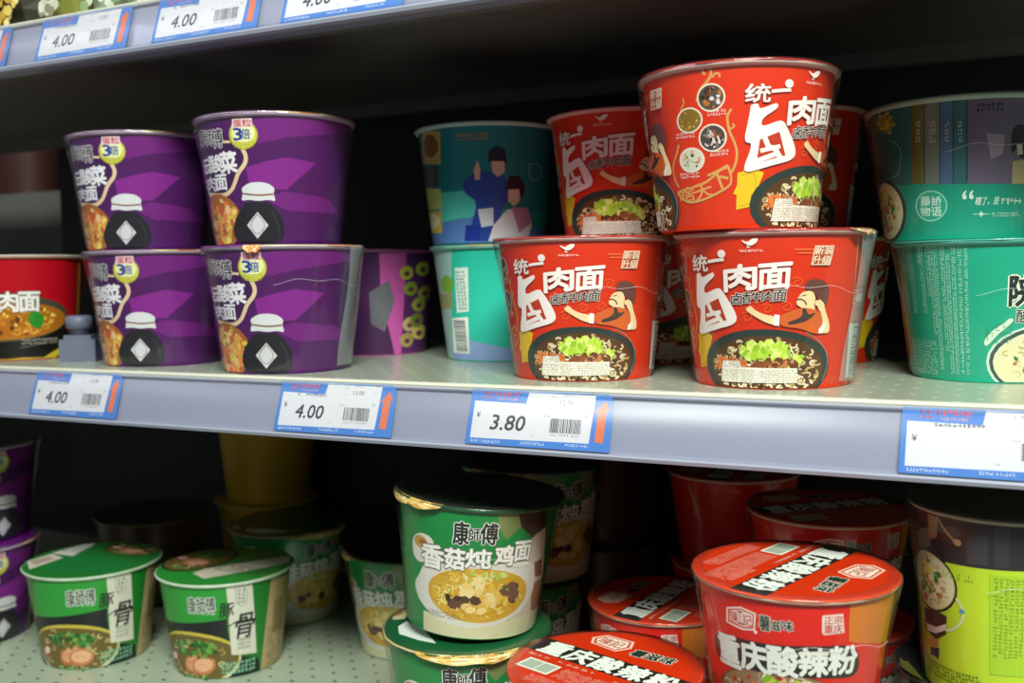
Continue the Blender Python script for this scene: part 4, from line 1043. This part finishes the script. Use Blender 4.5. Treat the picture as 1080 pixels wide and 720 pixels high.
# packets standing on the top shelf
def packet(x0, x1, y0, dpt, hgt, c1, cells, label):
    s = thing('noodle_packet', label, 'packet', Matrix.Translation(((x0+x1)/2, y0, SP)), 'packets on the top shelf')
    w = (x1-x0)/2; V, F = [], []; n = 12
    for j in range(n+1):
        t = j/n; z = hgt*t; bulge = dpt*(.25+.75*math.sin(PI*min(1, max(0, t*1.06-.03)))**.5)
        for (x, y) in ((-w,bulge*.35),(-w*.8,0),(0,-.004),(w*.8,0),(w,bulge*.35),(w*.8,bulge),(-w*.8,bulge)): V.append((x, y+dpt*.5-bulge*.5, z))
    for j in range(n):
        for i in range(7): F.append((j*7+i, j*7+(i+1)%7, (j+1)*7+(i+1)%7, (j+1)*7+i))
    F += [tuple(range(6,-1,-1)), tuple(range(n*7, n*7+7))]
    part('pouch', build('pouch', V, F, [noisy('pouch_print', c1[0], c1[1], .35, 30, coat=.3)], None, None, False), s)
    V, F, MI = [], [], []; mats = [ink(h) for h in cells[1]]; rr = R
    for (a, b, cc, d, m) in cells[0]:
        for k in range(m):
            x = a+(b-a)*rr.random(); z = cc+(d-cc)*rr.random(); q = rr.uniform(.003, .006); o = len(V); yy = -.0045-.00001*k; nn = 9
            V += [(x+q*math.cos(2*PI*i/nn)*(.8+.4*rr.random()), yy, z+q*math.sin(2*PI*i/nn)*(.8+.4*rr.random())) for i in range(nn)]
            F.append(tuple(range(o, o+nn))); MI.append(rr.randrange(len(mats)))
    part('printed_picture', build('printed_picture', V, F, mats, MI, None, False), s)
    return s
packet(-.665,-.525,.030,.05,.16,('3a3a2a','2c2c20'),([(-.06,.062,.012,.10,240)],['e0c86a','d8b850','efdc90','c8a040']),'packet with a yellow noodle picture at the left end of the top shelf')
packet(-.5185,-.468,.030,.05,.16,('8e8f45','7d7f3c'),([(-.012,.012,.016,.040,30)],['d8d8c4','8a8a70','c8c8b0']),'narrow olive packet with a pale printed square on the top shelf')
packet(-.460,-.335,.030,.05,.16,('b3bda4','9fb08c'),([(-.05,.05,.01,.09,60)],['c8d0b8','8fa878','d8dcc8']),'pale green packet on the top shelf above the 4.00 tags')

# ------------------------------------------------------------------ setting
def structure(name, me):
    o = bpy.data.objects.new(name, me); COL.objects.link(o); o['kind'] = 'structure'; return o
PANEL = noisy('dark_panel', '262828', '202222', .6, 5)
structure('wall_back', boxes('wall_back', [(-.98,X1,.440,.446,-.75,1.0)], PANEL))
structure('wall_far', boxes('wall_far', [(-3.2,X1,1.30,1.32,-.75,1.0)], PANEL))
structure('floor', boxes('floor', [(-4,3,-3.5,1.32,-.80,-.75)], noisy('floor_tile', '8a8a86', '7a7a76', .4, 3)))
# the neighbouring rack seen through the open back at the left
rs = thing('shelf', 'dim grey shelf of the rack behind, in the gap at the far left', 'shelf', Matrix.Translation((0,.62,.236)))
part('deck', boxes('deck', [(-2.4,-.99,0,.40,-.004,0)], UNDER), rs); part('front_lip', boxes('front_lip', [(-2.4,-.99,-.004,0,-.062,.001)], UNDER), rs)
cup('maroon', -1.375, .705, .236, 20, 'dim dark red cup on the rear shelf at the far left, behind the crimson cup')

# ------------------------------------------------------------------ light and camera
bpy.data.objects.remove(fo)
def area(name, loc, target, sx, sy, power, col):
    l = bpy.data.lights.new(name, 'AREA'); l.shape = 'RECTANGLE'; l.size = sx; l.size_y = sy; l.energy = power; l.color = col
    o = bpy.data.objects.new(name, l); COL.objects.link(o); o.location = loc
    o.rotation_euler = (Vector(target)-Vector(loc)).to_track_quat('-Z', 'Y').to_euler(); return o
area('ceiling_tube_light', (.80,-1.25,1.40), (.1,.1,0), 1.0, .26, 70, (.95,1.0,.90))
area('ceiling_tube_light', (-1.5,-1.40,1.40), (-.6,.1,0), 1.3, .25, 9, (.86,.84,1.0))
w = bpy.data.worlds.new('shop_air'); scene.world = w; w.use_nodes = True
w.node_tree.nodes['Background'].inputs[0].default_value = (.90,.93,.97,1); w.node_tree.nodes['Background'].inputs[1].default_value = .12
cam = bpy.data.cameras.new('camera'); co = bpy.data.objects.new('camera', cam); COL.objects.link(co); scene.camera = co
cam.sensor_width = 36; cam.sensor_fit = 'HORIZONTAL'; cam.lens = 1046.27*36/1080
r, u, f = Vector((0.901359,0.432782,-0.015848)), Vector((-0.01564,0.069099,0.997487)), Vector((-0.43279,0.898847,-0.069051))
co.matrix_world = Matrix(((r.x,u.x,-f.x,.28917),(r.y,u.y,-f.y,-.62828),(r.z,u.z,-f.z,.07989),(0,0,0,1)))
cam.dof.use_dof = True; cam.dof.focus_distance = .68; cam.dof.aperture_fstop = 6.3; cam.clip_start = .01
vs = scene.view_settings; vs.view_transform = 'Standard'; vs.look = 'None'; vs.exposure = 0.0; vs.gamma = 1.0; vs.use_curve_mapping = False
